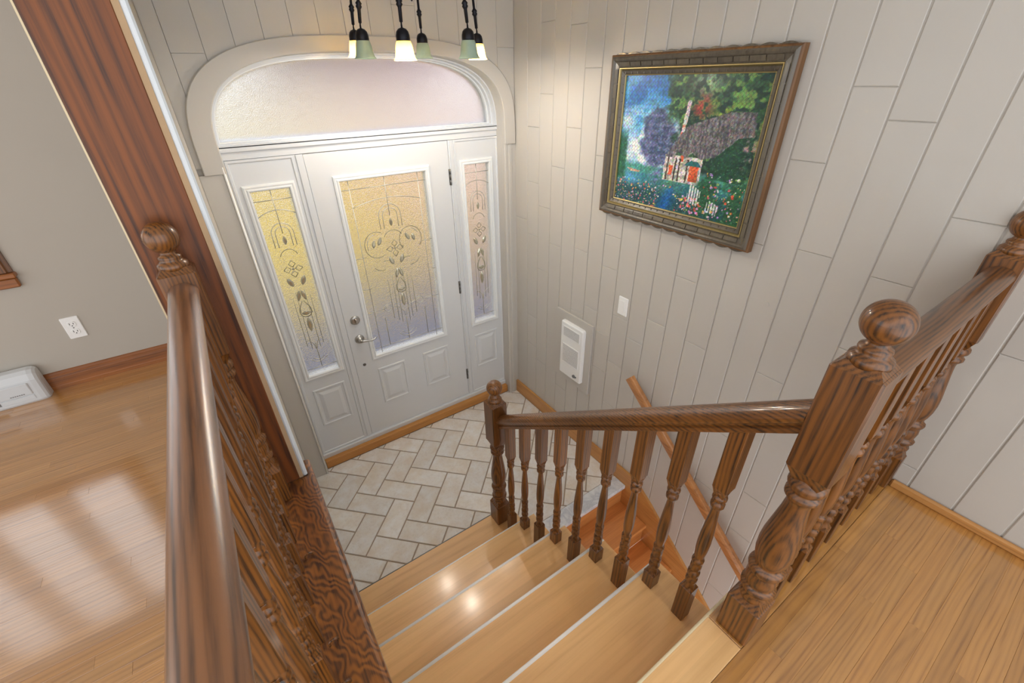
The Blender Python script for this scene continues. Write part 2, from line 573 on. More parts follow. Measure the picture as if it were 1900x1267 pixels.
for c in range(-1, 26):
    ya = 2.624 if c == -1 else Y0 - PW * c
    yb = Y0 - PW * (c + 1)
    zlo = -1.65 if c < 18 else UZ - 0.01
    zs = [zlo] + sorted(z for z in JOINTS.get(c, [1.6]) if z > zlo + 0.02) + [CEIL]
    g = 0.0010 if c < 5 else 0.0022
    for k in range(len(zs) - 1):
        B().plate(rect(yb + g, ya - g, zs[k] + 0.0005, zs[k + 1] - 0.0005), on_x(XW + 0.012), 0.012, 0.0026).build('plank', 'plank', wr)
B().lathe([(0.0, 0.002), (0.011, 0.002), (0.011, 0.0)], 0, 0, 0, 16).v
pl = B()
seg = 18
cy_, cz_ = 0.757, 1.623
pl.add([(XW - 0.0025, cy_ + 0.012 * math.cos(2 * math.pi * k / seg), cz_ + 0.012 * math.sin(2 * math.pi * k / seg)) for k in range(seg)] +
       [(XW + 0.002, cy_ + 0.013 * math.cos(2 * math.pi * k / seg), cz_ + 0.013 * math.sin(2 * math.pi * k / seg)) for k in range(seg)],
       [tuple(range(seg))] + [(k, (k + 1) % seg, seg + (k + 1) % seg, seg + k) for k in range(seg)])
pl.build('wall_plug', 'plank', wr)

# ---- door wall: arched opening, planks above
def arch(cx, hw, zc, rise, n=3.1, steps=44, x0=None):
    """points of the arch from the left springing to the right"""
    pts = []
    for i in range(steps + 1):
        t = math.pi * (1 - i / steps)
        c_, s_ = math.cos(t), math.sin(t)
        pts.append((cx + hw * math.copysign(abs(c_) ** (2 / n), c_), zc + rise * abs(s_) ** (2 / n)))
    return pts
A_IN = dict(cx=0.9085, hw=0.8085, zc=2.166, rise=0.423)
A_OUT = dict(cx=0.9035, hw=0.8985, zc=2.151, rise=0.507)
A_MID = dict(cx=0.906, hw=0.853, zc=2.158, rise=0.465)
def arch_z(a, x, n=3.1):
    u = abs(x - a['cx']) / a['hw']
    return a['zc'] + a['rise'] * max(0.0, 1 - u ** n) ** (1 / n) if u < 1 else None

PLX = -0.0185                                  # foyer face of the partition
poly = [(PLX, 0), (0.053, 0), (0.053, 2.158)] + arch(**A_MID)[1:-1] + [(1.759, 2.158), (1.759, 0), (XW, 0), (XW, CEIL), (PLX, CEIL)]
wb = B().prism(poly, on_y(2.86), 0.0, 0.226).build('wall_back', 'plank_back')
struct(wb, 'greige plank wall around and above the arched front entrance', 'wall')
xs = [PLX] + [0.045 + 0.1262 * j for j in range(14)] + [XW]
xj = {1: [2.577], 2: [], 9: [2.792], 14: [2.621]}
for j in range(len(xs) - 1):
    xa, xb = xs[j] + 0.0008, xs[j + 1] - 0.0008
    cuts = sorted(xj.get(j, [])) 
    low = []
    for k in range(9):
        x = xa + (xb - xa) * k / 8
        z = arch_z(A_MID, x)
        low.append((x, max(z, 2.12) if z else 2.12))
    tops = cuts + [CEIL]
    base = low
    for zt in tops:
        pts = [p for p in base if p[1] < zt - 0.004]
        if len(pts) >= 2:
            pz = pts + [(pts[-1][0], zt - 0.0006), (pts[0][0], zt - 0.0006)]
            B().prism(pz, on_y(2.634), 0.0, 0.012).build('plank', 'plank', wb)
        base = [(xa, zt + 0.0006), (xb, zt + 0.0006)]

# arched casing
ain, aout = arch(**A_IN), arch(**A_OUT)
ain = [(ain[0][0], 2.09)] + ain + [(ain[-1][0], 2.09)]
aout = [(aout[0][0], 2.09)] + aout + [(aout[-1][0], 2.09)]
def band(inner, outer, y_lo, y_hi, ch=0.004):
    """flat curved band between two polylines, front at y_lo (towards the camera)"""
    b_ = B()
    n = len(inner)
    rows = []
    for lst, y, in ((outer, y_hi), (outer, y_lo + ch)):
        rows.append([(p[0], y, p[1]) for p in lst])
    def tow(p, q, d):
        l = math.hypot(q[0] - p[0], q[1] - p[1]) or 1
        return (p[0] + (q[0] - p[0]) * d / l, p[1] + (q[1] - p[1]) * d / l)
    rows.append([(*(lambda t: (t[0], y_lo, t[1]))(tow(outer[i], inner[i], ch)),) for i in range(n)])
    rows.append([(*(lambda t: (t[0], y_lo, t[1]))(tow(inner[i], outer[i], ch)),) for i in range(n)])
    rows.append([(p[0], y_lo + ch, p[1]) for p in inner])
    rows.append([(p[0], y_hi, p[1]) for p in inner])
    v = [p for r_ in rows for p in r_]
    f = []
    R_ = len(rows)
    for r_ in range(R_):
        for i in range(n - 1):
            r2 = (r_ + 1) % R_
            f.append((r_ * n + i, r_ * n + i + 1, r2 * n + i + 1, r2 * n + i))
    f.append(tuple(r_ * n for r_ in range(R_)))
    f.append(tuple(r_ * n + n - 1 for r_ in range(R_))[::-1])
    return b_.add(v, f)
t1 = band(ain, aout, YC, 2.636).build('trim_1', 'trimpaint')
struct(t1, 'wide painted arch casing curving over the transom window', 'casing')
# jamb lining following the arch back to the glass
a2 = [(p[0], p[1]) for p in arch(**A_IN)]
a2 = [(a2[0][0], 0.0)] + a2 + [(a2[-1][0], 0.0)]
a3 = [(p[0], p[1]) for p in arch(cx=0.9085, hw=0.8185, zc=2.166, rise=0.433)]
a3 = [(a3[0][0], 0.0)] + a3 + [(a3[-1][0], 0.0)]
j1 = band(a2, a3, 2.637, 2.87, 0.001).build('trim_2', 'trimpaint')
struct(j1, 'painted jamb lining the arched doorway opening', 'jamb')
# lower casings
rc = B()
prof = [(1.7175, 2.636), (1.7175, 2.62), (1.724, 2.612), (1.738, 2.612), (1.742, 2.616), (1.748, 2.616), (1.753, 2.610), (1.772, 2.610),
        (1.777, 2.618), (1.8075, 2.618), (1.8075, 2.636)]
rc.prism(prof, lambda a, b_, n: (a, b_, n), 0.0, 2.09)
t3 = rc.build('trim_3', 'trimpaint')
struct(t3, 'narrow moulded casing between right sidelight and plank wall', 'casing')
lc = B().cbox(PLX, 0.083, 2.612, 2.636, 0.0, 2.09, 0.002)
t4 = lc.build('trim_4', 'trimpaint')
struct(t4, 'smooth painted casing panel beside the left sidelight', 'casing')
B().tube([(0.089, 2.609, 0.0), (0.089, 2.609, 2.12)], 0.006, 8).build('bead_moulding', 'nosing', t4)

# ---- entrance unit in the plane of the door
def dz(zm):                                   # height measured in the door plane -> world
    return zm - 0.103
fy = on_y(YD)
PANEL = [(0.0, 0.0), (0.003, 0.005), (0.012, 0.006), (0.018, 0.001), (0.03, 0.0005), (0.052, 0.0075), (0.054, 0.008)]
LITE = [(0.0, 0.0), (0.002, 0.009), (0.010, 0.012), (0.018, 0.010), (0.024, 0.014), (0.030, 0.013), (0.034, 0.004), (0.034, -0.012)]

def slab_with_lite(b_, x0, x1, z0, z1, gx0, gx1, gz0, gz1, y0=YD, y1=YD + 0.045):
    b_.box(x0, gx0, y0, y1, z0, z1).box(gx1, x1, y0, y1, z0, z1).box(gx0, gx1, y0, y1, gz1, z1).box(gx0, gx1, y0, y1, z0, gz0)
    return b_

def panel(b_, x0, x1, z0, z1):
    b_.ring(x0, x1, z0, z1, fy, PANEL)
    ins, pr = PANEL[-1]
    b_.add([fy(x0 + ins, z0 + ins, pr), fy(x1 - ins, z0 + ins, pr), fy(x1 - ins, z1 - ins, pr), fy(x0 + ins, z1 - ins, pr)], [(0, 1, 2, 3)])
    return b_

DECO_R = random.Random(3)
def pl_pts(f, n, t0=0.0, t1=1.0):
    return [f(t0 + (t1 - t0) * i / n) for i in range(n + 1)]

def leaf(b_, cx, cz, ang, L, W, y):
    """faceted almond bevel"""
    ca, sa = math.cos(ang), math.sin(ang)
    out_ = []
    for i in range(12):
        t = 2 * math.pi * i / 12
        u = math.cos(t) * L / 2
        w = math.sin(t) * W / 2 * (1 - 0.35 * abs(math.cos(t)) ** 2)
        out_.append((u, w))
    def tr(u, w, n):
        return (cx + u * ca - w * sa, y - n, cz + u * sa + w * ca)
    v = [tr(u, w, 0.0005) for u, w in out_] + [tr(u * 0.55, w * 0.45, 0.006) for u, w in out_] + [tr(u, w, -0.001) for u, w in out_]
    f = [(i, (i + 1) % 12, 12 + (i + 1) % 12, 12 + i) for i in range(12)] + [tuple(range(12, 24)), tuple(range(24, 36))[::-1]]
    f += [(i, 24 + i, 24 + (i + 1) % 12, (i + 1) % 12) for i in range(12)]
    b_.add(v, f)

def deco(parent, x0, x1, z0, z1, wide):
    """came lines and bevels on the room side of a pane"""
    y = YD + 0.0075
    cx = (x0 + x1) / 2
    hgt = z1 - z0
    W = x1 - x0
    r = 0.0022
    lines = B()
    dark = B()
    def ln(pts, bb=lines, rad=r):
        bb.tube([(p[0], y, p[1]) for p in pts], rad, 5)
    Z = lambda f: z0 + hgt * f
    def arc(ax, az, rx, rz, t0, t1, n=14):
        return [(ax + rx * math.cos(math.radians(t0 + (t1 - t0) * i / n)), az + rz * math.sin(math.radians(t0 + (t1 - t0) * i / n))) for i in range(n + 1)]
    bx = 0.07 * W + 0.012
    ln([(x0, Z(.955)), (x1, Z(.955))]); ln([(x0, Z(.035)), (x1, Z(.035))])
    if wide:
        ln([(x0 + bx, z0), (x0 + bx, z1)]); ln([(x1 - bx, z0), (x1 - bx, z1)])
        for fz in (.60, .42):
            ln([(x0, Z(fz)), (x0 + bx + 0.02, Z(fz))]); ln([(x1 - bx - 0.02, Z(fz + .03)), (x1, Z(fz + .03))])
        ln([(x0, Z(.275)), (cx - .145, Z(.275))]); ln([(cx + .145, Z(.275)), (x1, Z(.275))])
        for sx in (-1, 1):
            ln(arc(cx + sx * .118, Z(.275) - .0, .026, .026, 0, 360, 20))
            ln([(cx + sx * .118 - .018, Z(.275)), (cx + sx * .118, Z(.275) + .018), (cx + sx * .118 + .018, Z(.275)), (cx + sx * .118, Z(.275) - .018), (cx + sx * .118 - .018, Z(.275))])
            ln(arc(cx + sx * .085, Z(.20), .08, .09, 90, 180 if sx > 0 else 0))
            ln([(cx + sx * .15, Z(.035)), (cx + sx * .15, Z(.22))], dark)
        hw = W / 2 - bx
        ln([(cx - hw + 2 * hw * i / 16, Z(.865) + .035 * (1 - (2 * i / 16 - 1) ** 2)) for i in range(17)])
    else:
        hw = W / 2
        ln([(cx - hw + 2 * hw * i / 16, Z(.885) + .03 * (1 - (2 * i / 16 - 1) ** 2)) for i in range(17)])
        for sx in (-1, 1):
            ln(arc(cx + sx * .055, Z(.155), .05, .075, 90, 180 if sx > 0 else 0))
    ln([(cx, Z(.80)), (cx, z1)])
    k = 1.0 if wide else 0.8
    for rr_ in (.072 * k, .048 * k):
        ln([(cx - rr_, Z(.735))] + arc(cx, Z(.80), rr_, rr_, 180, 0) + [(cx + rr_, Z(.735))])
        ln(arc(cx, Z(.115), rr_, rr_ * .9, 205, 335)); 
    ln([(cx, Z(.035)), (cx, Z(.19))], dark)
    # flower of four petals and round loops
    zf = Z(.62)
    for a0 in (90, 0, 180, 270):
        a = math.radians(a0)
        L = (.058 if wide else .052)
        tip = (cx + L * math.cos(a), zf + L * math.sin(a))
        for sg in (-1, 1):
            b1 = a + sg * 0.55
            ln([(cx + .012 * math.cos(a), zf + .012 * math.sin(a)), (cx + .036 * math.cos(b1), zf + .036 * math.sin(b1)), tip], dark)
    ln(arc(cx, Z(.675), .062 * k, .055, 20, 160), dark)
    bev = B()
    leaf(bev, cx, Z(.765), math.pi / 2, .05, .022, y)
    leaf(bev, cx, zf, 0, .016, .016, y)
    if wide:
        for sx in (-1, 1):
            ln(arc(cx + sx * .115, Z(.655), .078, .085, 60 if sx < 0 else -40, 300 if sx < 0 else 220, 22), dark)
            ln(arc(cx + sx * .115, Z(.655), .062, .07, 100 if sx < 0 else 30, 200 if sx < 0 else 90, 12), lines)
            leaf(bev, cx + sx * .095, Z(.672), math.radians(90 + sx * 25), .056, .026, y)
            leaf(bev, cx + sx * .135, Z(.662), math.radians(90 + sx * 12), .05, .024, y)
            ln(arc(cx + sx * .098, Z(.545), .06, .045, 200 if sx < 0 else 260, 280 if sx < 0 else 345, 12), dark)
            ln(arc(cx + sx * .075, Z(.525), .042, .04, 60 if sx > 0 else 70, 120 if sx > 0 else 110, 8), dark)
    for sx in (-1, 1):
        leaf(bev, cx + sx * .036, Z(.553), math.radians(90 - sx * 22), .062, .03, y)
        leaf(bev, cx + sx * .014, Z(.475), math.radians(90 + sx * 14), .07, .024, y)
        ln([(cx + sx * .004, Z(.445)), (cx + sx * .03, Z(.405)), (cx + sx * .034, Z(.375)), (cx + sx * .022, Z(.358)), (cx, Z(.352))], dark, 0.003)
    leaf(bev, cx, Z(.375), math.pi / 2, .03, .05, y)
    leaf(bev, cx, Z(.305), math.pi / 2, .10, .03, y)
    for i, off in enumerate((.028, .052, .085) if wide else (.026, .05)):
        for sx in (-1, 1):
            ln([(cx + sx * off, Z(.16 + .02 * i)), (cx + sx * off, Z(.50 - .03 * i))], dark, 0.0017)
    lines.build('came', 'came', parent)
    dark.build('came', 'came_dark', parent)
    bev.build('bevel', 'glass_bevel', parent)

# door slab
dx0, dx1, dz0, dz1 = 0.4785, 1.3455, 0.103, 2.131
d1 = empty('door_1', (0.912, YD, 0.103))
struct(d1, 'white front door with a decorative leaded glass panel and lever handle', 'door')
G1 = (0.636, 1.169, dz(0.886), dz(2.072))
sl = slab_with_lite(B(), dx0, dx1, dz0, dz1, G1[0] - 0.001, G1[1] + 0.001, G1[2] - 0.001, G1[3] + 0.001)
sl.build('slab', 'doorwhite', d1)
lf = B().ring(G1[0] - .034, G1[1] + .034, G1[2] - .034, G1[3] + .034, fy, LITE)
lf.build('glass_frame', 'glaze', d1)
gp = B().box(G1[0] - .01, G1[1] + .01, YD + 0.009, YD + 0.013, G1[2] - .01, G1[3] + .01).build('pane', 'glass_frost', d1)
deco(gp, *G1, True)
for (a, b_) in ((0.625, 0.833), (0.98, 1.197)):
    panel(B(), a, b_, dz(0.449), dz(0.766)).build('raised_panel', 'doorwhite', d1)
hd = B()
def disc_y(b_, cx, cz, prof, seg=24, y=YD):
    v = []
    for r, n in prof:
        for k in range(seg):
            a = 2 * math.pi * k / seg
            v.append((cx + r * math.cos(a), y - n, cz + r * math.sin(a)))
    f = [(i * seg + k, i * seg + (k + 1) % seg, (i + 1) * seg + (k + 1) % seg, (i + 1) * seg + k) for i in range(len(prof) - 1) for k in range(seg)]
    b_.add(v, f, True)
    b_.add(v[-seg:], [tuple(range(seg))])
    return b_
db = disc_y(B(), 0.546, dz(1.195), [(0.033, 0), (0.033, 0.004), (0.029, 0.012), (0.018, 0.014)]).build('deadbolt', 'nickel', d1)
B().cbox(0.5425, 0.5495, YD - 0.034, YD - 0.012, dz(1.195) - 0.018, dz(1.195) + 0.018, 0.002).build('thumb_turn', 'nickel', db)
lv = disc_y(B(), 0.547, dz(1.047), [(0.033, 0), (0.033, 0.004), (0.027, 0.012), (0.013, 0.015), (0.012, 0.045), (0.009, 0.05)])
lv = lv.build('lever_handle', 'nickel', d1)
zz = dz(1.047)
B().tube([(0.543, YD - 0.045, zz), (0.565, YD - 0.048, zz + 0.001), (0.59, YD - 0.05, zz - 0.004), (0.615, YD - 0.049, zz - 0.01), (0.638, YD - 0.047, zz - 0.008), (0.652, YD - 0.044, zz + 0.002)],
         [0.009, 0.0085, 0.0075, 0.007, 0.0065, 0.004], 10).build('lever', 'nickel', lv)
disc_y(B(), 0.541, dz(0.837), [(0.011, 0), (0.011, 0.003), (0.006, 0.004)], 16).build('bumper_button', 'hinge', d1)
for zh in (2.014, 1.222, 0.42):
    h_ = B()
    for k in range(3):
        z_ = dz(zh) - 0.05 + k * 0.034
        h_.lathe([(0.0055, 0), (0.0055, 0.032)], 1.3475, YD - 0.003, z_, 10)
    h_.box(1.338, 1.357, YD - 0.0015, YD + 0.01, dz(zh) - 0.05, dz(zh) + 0.05)
    h_.build('hinge', 'hinge', d1)

# sidelights
def sidelight(name, label, x0, x1, g, pnl, lip):
    r_ = empty(name, ((x0 + x1) / 2, YD, 0.10))
    struct(r_, label, 'sidelight')
    gx0, gx1 = g
    gz0, gz1 = dz(0.888), dz(2.076)
    s_ = slab_with_lite(B(), x0, x1, 0.103, dz(2.236), gx0 - .001, gx1 + .001, gz0 - .001, gz1 + .001)
    s_.build('slab', 'doorwhite', r_)
    B().ring(x0, x1, 0.103, dz(2.236), fy, [(0.0, 0.0), (0.001, 0.006), (0.012, 0.006), (0.016, 0.0)]).build('edge_moulding', 'doorwhite', r_)
    B().ring(gx0 - .034, gx1 + .034, gz0 - .034, gz1 + .034, fy, LITE).build('glass_frame', 'glaze', r_)
    p_ = B().box(gx0 - .01, gx1 + .01, YD + 0.009, YD + 0.013, gz0 - .01, gz1 + .01).build('pane', 'glass_frost', r_)
    deco(p_, gx0, gx1, gz0, gz1, False)
    panel(B(), pnl[0], pnl[1], dz(0.449), dz(0.766)).build('raised_panel', 'doorwhite', r_)
    return r_
sidelight('window_2', 'white sidelight with leaded glass on the handle side of the door', 0.106, 0.430, (0.177, 0.368), (0.167, 0.380), 1)
sidelight('window_3', 'white sidelight with leaded glass on the hinge side of the door', 1.387, 1.724, (1.455, 1.643), (1.443, 1.658), -1)
# frame: mullions, header, sill
fr_ = B()
for a, b_ in ((0.430, 0.4765), (1.3475, 1.387)):
    fr_.box(a, b_, YD - 0.002, YD + 0.08, 0.09, dz(2.236))
    fr_.box(a + 0.010, b_ - 0.014, YD - 0.008, YD + 0.02, 0.09, dz(2.236))
fr_.box(0.096, 1.722, YD - 0.002, YD + 0.10, dz(2.238), dz(2.275))
fr_.box(0.096, 1.722, YD - 0.012, YD + 0.10, dz(2.275), dz(2.298))
fr_.box(0.096, 0.106, YD - 0.002, YD + 0.08, 0.09, dz(2.24))
fr_.box(1.7225, 1.7245, YD - 0.002, YD + 0.08, 0.09, dz(2.24))
fr_.box(0.4765, 1.3475, YD + 0.035, YD + 0.05, 0.09, 0.105)
t5 = fr_.build('trim_5', 'doorwhite')
struct(t5, 'white frame posts and header around door and sidelights', 'door frame')
t6 = B().cbox(0.1, 1.722, 2.692, YD + 0.10, 0.0, 0.1015, 0.003).build('trim_6', 'doorwhite')
struct(t6, 'white sill under the front door', 'sill')
t7 = B().cbox(0.102, 1.715, 2.653, 2.6915, 0.001, 0.069, 0.003).build('trim_7', 'honey_x')
struct(t7, 'honey oak board running along the foot of the front door', 'threshold board')
# transom
w1 = empty('window_1', (0.9085, 2.80, 2.19))
struct(w1, 'arched frosted transom window above the front door', 'window')
def ins_arch(d):
    p = arch(cx=0.9085, hw=0.8085 - d, zc=2.166, rise=0.423 - d)
    return [q for q in p if q[1] > 2.196 + d * 0.45]
def sq(p, d):
    zb = 2.196 + d * 0.45
    return [(p[0][0], zb)] + p + [(p[-1][0], zb)]
def ring_arch(b_, d0, d1_, ya, yb):
    """frame member between two insets of the arch, closed along the bottom"""
    n = 60
    def res(d):
        hw, rise = 0.8085 - d, 0.423 - d
        zb = 2.190 + d
        full = arch(cx=0.9085, hw=hw, zc=2.166, rise=rise, steps=400)
        full = [q for q in full if q[1] >= zb]
        full = [(full[0][0], zb)] + full + [(full[-1][0], zb)]
        # resample by length
        cum = [0.0]
        for i in range(1, len(full)):
            cum.append(cum[-1] + math.hypot(full[i][0] - full[i - 1][0], full[i][1] - full[i - 1][1]))
        o_ = []
        for k in range(n):
            s_ = cum[-1] * k / (n - 1)
            i = max(1, next((q for q in range(len(cum)) if cum[q] >= s_ - 1e-9), len(cum) - 1))
            t_ = (s_ - cum[i - 1]) / max(cum[i] - cum[i - 1], 1e-9)
            o_.append((full[i - 1][0] + (full[i][0] - full[i - 1][0]) * t_, full[i - 1][1] + (full[i][1] - full[i - 1][1]) * t_))
        return o_
    o_, i_ = res(d0), res(d1_)
    v = [(p[0], ya, p[1]) for p in o_] + [(p[0], ya, p[1]) for p in i_] + [(p[0], yb, p[1]) for p in i_] + [(p[0], yb, p[1]) for p in o_]
    f = []
    for k in range(n):
        j = (k + 1) % n
        f += [(k, j, n + j, n + k), (n + k, n + j, 2 * n + j, 2 * n + k), (2 * n + k, 2 * n + j, 3 * n + j, 3 * n + k)]
    b_.add(v, f)
    return i_
tf = B()
ring_arch(tf, 0.0005, 0.008, 2.70, 2.84)
ring_arch(tf, 0.007, 0.016, 2.745, 2.84)
gl = ring_arch(tf, 0.015, 0.022, 2.785, 2.84)
tf.build('window_frame', 'doorwhite', w1)
ring_b = B(); ring_arch(ring_b, 0.0155, 0.0205, 2.778, 2.786); ring_b.build('glazing_bead', 'glaze', w1)
B().prism(gl, on_y(2.806), 0.0, 0.004).build('pane', 'glass_transom', w1)

# ---- partition with the oak-cased end, ledge and knee wall
YP = 1.434
pt = B().box(-0.203, PLX, YP + 0.02, 2.86, -0.02, CEIL).build('wall_partition', 'drywall')
struct(pt, 'painted partition wall between the living room and the entrance', 'wall')
kn = B().box(-0.165, -0.012, -1.2, YP + 0.02, -0.02, UZ - 0.002).build('wall_knee', 'drywall')
struct(kn, 'low wall carrying the oak ledge beside the stairs', 'wall')
t8 = B().cbox(-0.2035, -0.0485, YP, YP + 0.0195, 1.1455, CEIL, 0.002).build('trim_8', 'oak_board_z')
struct(t8, 'tall dark-stained oak board casing the end of the partition', 'casing')
t9 = empty('trim_9', (-0.033, YP + 0.01, 1.1455))
struct(t9, 'bare edge and white corner bead beside the oak casing', 'corner bead')
B().box(-0.0485, -0.0345, YP + 0.002, YP + 0.0195, 1.1455, CEIL).build('bare_edge', 'rawedge', t9)
B().cbox(-0.0345, PLX, YP + 0.0, YP + 0.0195, 1.1455, CEIL, 0.005).build('corner_bead', 'bead', t9)
B().box(-0.2075, -0.2035, YP + 0.003, YP + 0.0195, UZ, CEIL).build('cream_edge', 'nosing_cream', t9)
# ledge
cp_ = B()
prof = [(-0.172, UZ), (-0.172, 1.142), (-0.169, 1.145), (-0.012, 1.145), (-0.004, 1.1435), (0.002, 1.139), (0.004, 1.130), (0.002, 1.121), (-0.004, 1.1165), (-0.012, UZ)]
cp_.prism(prof, lambda a, b_, n: (a, n, b_), -1.2, YP + 0.0005)
prof2 = [(PLX + 0.0005, UZ), (PLX + 0.0005, 1.145)] + prof[3:]
cp_.prism(prof2, lambda a, b_, n: (a, n, b_), YP, 1.524)
cap = cp_.build('trim_10', 'oak_cap_y')
struct(cap, 'dark-stained oak ledge with wavy grain under the level railing', 'ledge')

# ---- floors
fl = B().box(-4.2, -0.172, -1.2, 2.84, UZ - 0.2, UZ - 0.009).build('floor', 'floor_x')
struct(fl, 'golden oak strip floor of the living room', 'floor')
BW = 0.0385
def boards(parent, y_from, rows, x0, x1, lmin, lmax, mat='floor_x'):
    for k in range(rows):
        ya = y_from - k * BW
        x = x0 - rnd.random() * lmax * 0.7
        while x < x1 - 0.02:
            L = rnd.uniform(lmin, lmax)
            a, b_ = max(x, x0), min(x + L, x1)
            if x1 - b_ < 0.08:
                b_ = x1
            if b_ - a > 0.03:
                B().plate(rect(a + 0.0001, b_ - 0.0001, ya - BW + 0.0001, ya - 0.0001), on_z(UZ - 0.009), 0.009 + rnd.uniform(-0.0002, 0.0002), 0.0003).build('floor_board', mat, parent)
            x = b_ if b_ == x1 else x + L
boards(fl, 2.826, 68, -1.75, -0.1725, 0.55, 1.5, 'floor_gloss_x')
f2 = B().box(-0.011, XW, -1.2, 0.215, UZ - 0.2, UZ - 0.009).build('floor.001', 'floor_x')
struct(f2, 'golden oak strip floor of the upstairs landing', 'floor')
boards(f2, 0.128, 24, 0.005, XW, 0.45, 1.3)
for a, b_ in ((0.005, 0.822), (0.823, XW)):
    B().plate(rect(a, b_, 0.129, 0.232), on_z(UZ - 0.03), 0.03, 0.002).build('nosing_board', 'tread_x' if a < 0.1 else 'floor_x', f2)
B().tube([(0.005, 0.2335, UZ - 0.006), (XW, 0.2335, UZ - 0.006)], 0.0062, 10).build('nosing_strip', 'nosing_cream', f2)

f3 = B().box(PLX, XW, 1.32, 2.70, -0.2, -0.004).build('floor.002', 'grout')
struct(f3, 'grey-beige stone tile floor laid in herringbone at the entrance', 'floor')
TW = 0.1435
A0 = (0.513, 1.807)
ang = math.radians(45)
U = (math.cos(ang), math.sin(ang)); V = (math.cos(ang), -math.sin(ang))
GR = 0.0042
def tile(x, y, w, h):
    c_ = [(x * TW + GR, y * TW + GR), ((x + w) * TW - GR, y * TW + GR), ((x + w) * TW - GR, (y + h) * TW - GR), (x * TW + GR, (y + h) * TW - GR)]
    p = [(A0[0] + a * V[0] + b_ * U[0], A0[1] + a * V[1] + b_ * U[1]) for a, b_ in c_]
    p = clip(p, (PLX + 0.002, 1.386), (XW - 0.019, 2.652))
    if p:
        ar = abs(sum(p[i][0] * p[(i + 1) % len(p)][1] - p[(i + 1) % len(p)][0] * p[i][1] for i in range(len(p)))) / 2
        if ar > 3e-4:
            B().plate(p, on_z(-0.006), 0.006, 0.002).build('tile', 'tile', f3)
for y in range(-12, 14):
    for x in range(-14, 14):
        if (x - y) % 4 == 0:
            tile(x, y, 2, 1)
        if (x - y) % 4 == 3:
            tile(x, y, 1, 2)
ms = B().cbox(0.957, XW - 0.019, 1.276, 1.384, -0.03, 0.0015, 0.003).build('trim_11', 'marble')
struct(ms, 'pale grey marble sill at the top of the descending stairs', 'sill')

# ---- living room back wall, baseboards, window
YL = 2.842
# wall with the window opening
WX0, WX1, WZ0, WZ1 = -2.35, -0.925, 1.742, 3.05
wl = B().box(-4.2, WX0, YL, YL + 0.15, UZ - 0.2, CEIL).box(WX1, -0.2, YL, YL + 0.15, UZ - 0.2, CEIL).box(WX0, WX1, YL, YL + 0.15, UZ - 0.2, WZ0).box(WX0, WX1, YL, YL + 0.15, WZ1, CEIL)
wl = wl.build('wall_living', 'drywall')
struct(wl, 'smooth taupe living room wall with outlet and baseboard heater', 'wall')
w4 = empty('window_4', ((WX0 + WX1) / 2, YL, WZ0))
struct(w4, 'living room window with stained oak casing and stool', 'window')
flw = on_y(YL)
for a, b_ in ((WX0 - 0.07, WX0), (WX1, WX1 + 0.07)):
    B().prism([(a, YL), (a, YL - 0.014), (a + 0.012, YL - 0.018), (a + 0.05, YL - 0.018), (a + 0.056, YL - 0.012), (b_, YL - 0.010), (b_, YL)],
              lambda p, q, n: (p, q, n), WZ0 + 0.002, WZ1 + 0.07).build('casing', 'oak_z', w4)
B().box(WX0, WX1, YL - 0.018, YL, WZ1, WZ1 + 0.07).build('head_casing', 'trim_x', w4)
st = B().cbox(WX0 - 0.085, WX1 + 0.076, YL - 0.035, YL + 0.05, WZ0 - 0.022, WZ0, 0.004)
st.build('window_stool', 'trim_x', w4)
B().cbox(WX0 - 0.07, WX1 + 0.070, YL - 0.022, YL, WZ0 - 0.07, WZ0 - 0.023, 0.006).build('apron', 'trim_x', w4)
sash = B()
n_ = 4
for k in range(n_):
    a = WX0 + (WX1 - WX0) * k / n_; b_ = WX0 + (WX1 - WX0) * (k + 1) / n_
    sash.ring(a, b_, WZ0, WZ1, on_y(YL + 0.06), [(0.0, -0.03), (0.0, 0.03), (0.055, 0.03), (0.055, -0.03)])
sash.build('sash', 'doorwhite', w4)
B().box(WX0 + 0.02, WX1 - 0.02, YL + 0.06, YL + 0.064, WZ0 + 0.02, WZ1 - 0.02).build('pane', 'glass_clear', w4)

bbp = [(0, 0), (0.016, 0), (0.016, 0.018), (0.0135, 0.022), (0.0135, 0.062), (0.011, 0.066), (0.0105, 0.076), (0.006, 0.080), (0.005, 0.092), (0, 0.095)]
bl = B().prism([(YL - a, UZ + b_) for a, b_ in bbp], lambda a, b_, n: (n, a, b_), -4.2, -0.204).build('baseboard_living', 'trim_x')
struct(bl, 'moulded stained oak baseboard along the taupe living room wall', 'baseboard')
bp_ = B().prism([(-0.203 - a, UZ + b_) for a, b_ in bbp], lambda a, b_, n: (a, n, b_), YP + 0.02, YL - 0.016).build('baseboard_partition', 'oak_y')
struct(bp_, 'stained oak baseboard on the living room side of the partition', 'baseboard')
bu = B().cbox(XW - 0.019, XW - 0.0005, -1.2, 0.126, UZ, UZ + 0.033, 0.006).build('baseboard_upper', 'honey_y')
struct(bu, 'low honey oak shoe moulding along the upper landing wall', 'baseboard')
# landing baseboard running into the sloping skirt of the lower stairs
sk = [(2.634, 0.0), (2.634, 0.116), (1.225, 0.116), (1.21, 0.112), (1.06, 0.012), (0.0, -0.84), (0.0, -1.25), (0.90, -0.60), (1.283, -0.25), (1.386, 0.0)]
br = B().prism(sk, on_x(XW - 0.0003), 0.0, 0.0182).build('baseboard_right', 'honey_y')
struct(br, 'honey oak baseboard that turns into the stair skirt', 'baseboard')

# ---- ceiling
ce = B().box(-4.2, XW + 0.18, -1.2, 3.0, CEIL, CEIL + 0.1).build('ceiling', 'ceilpaint')
struct(ce, 'plain white ceiling over entrance and living room', 'ceiling')

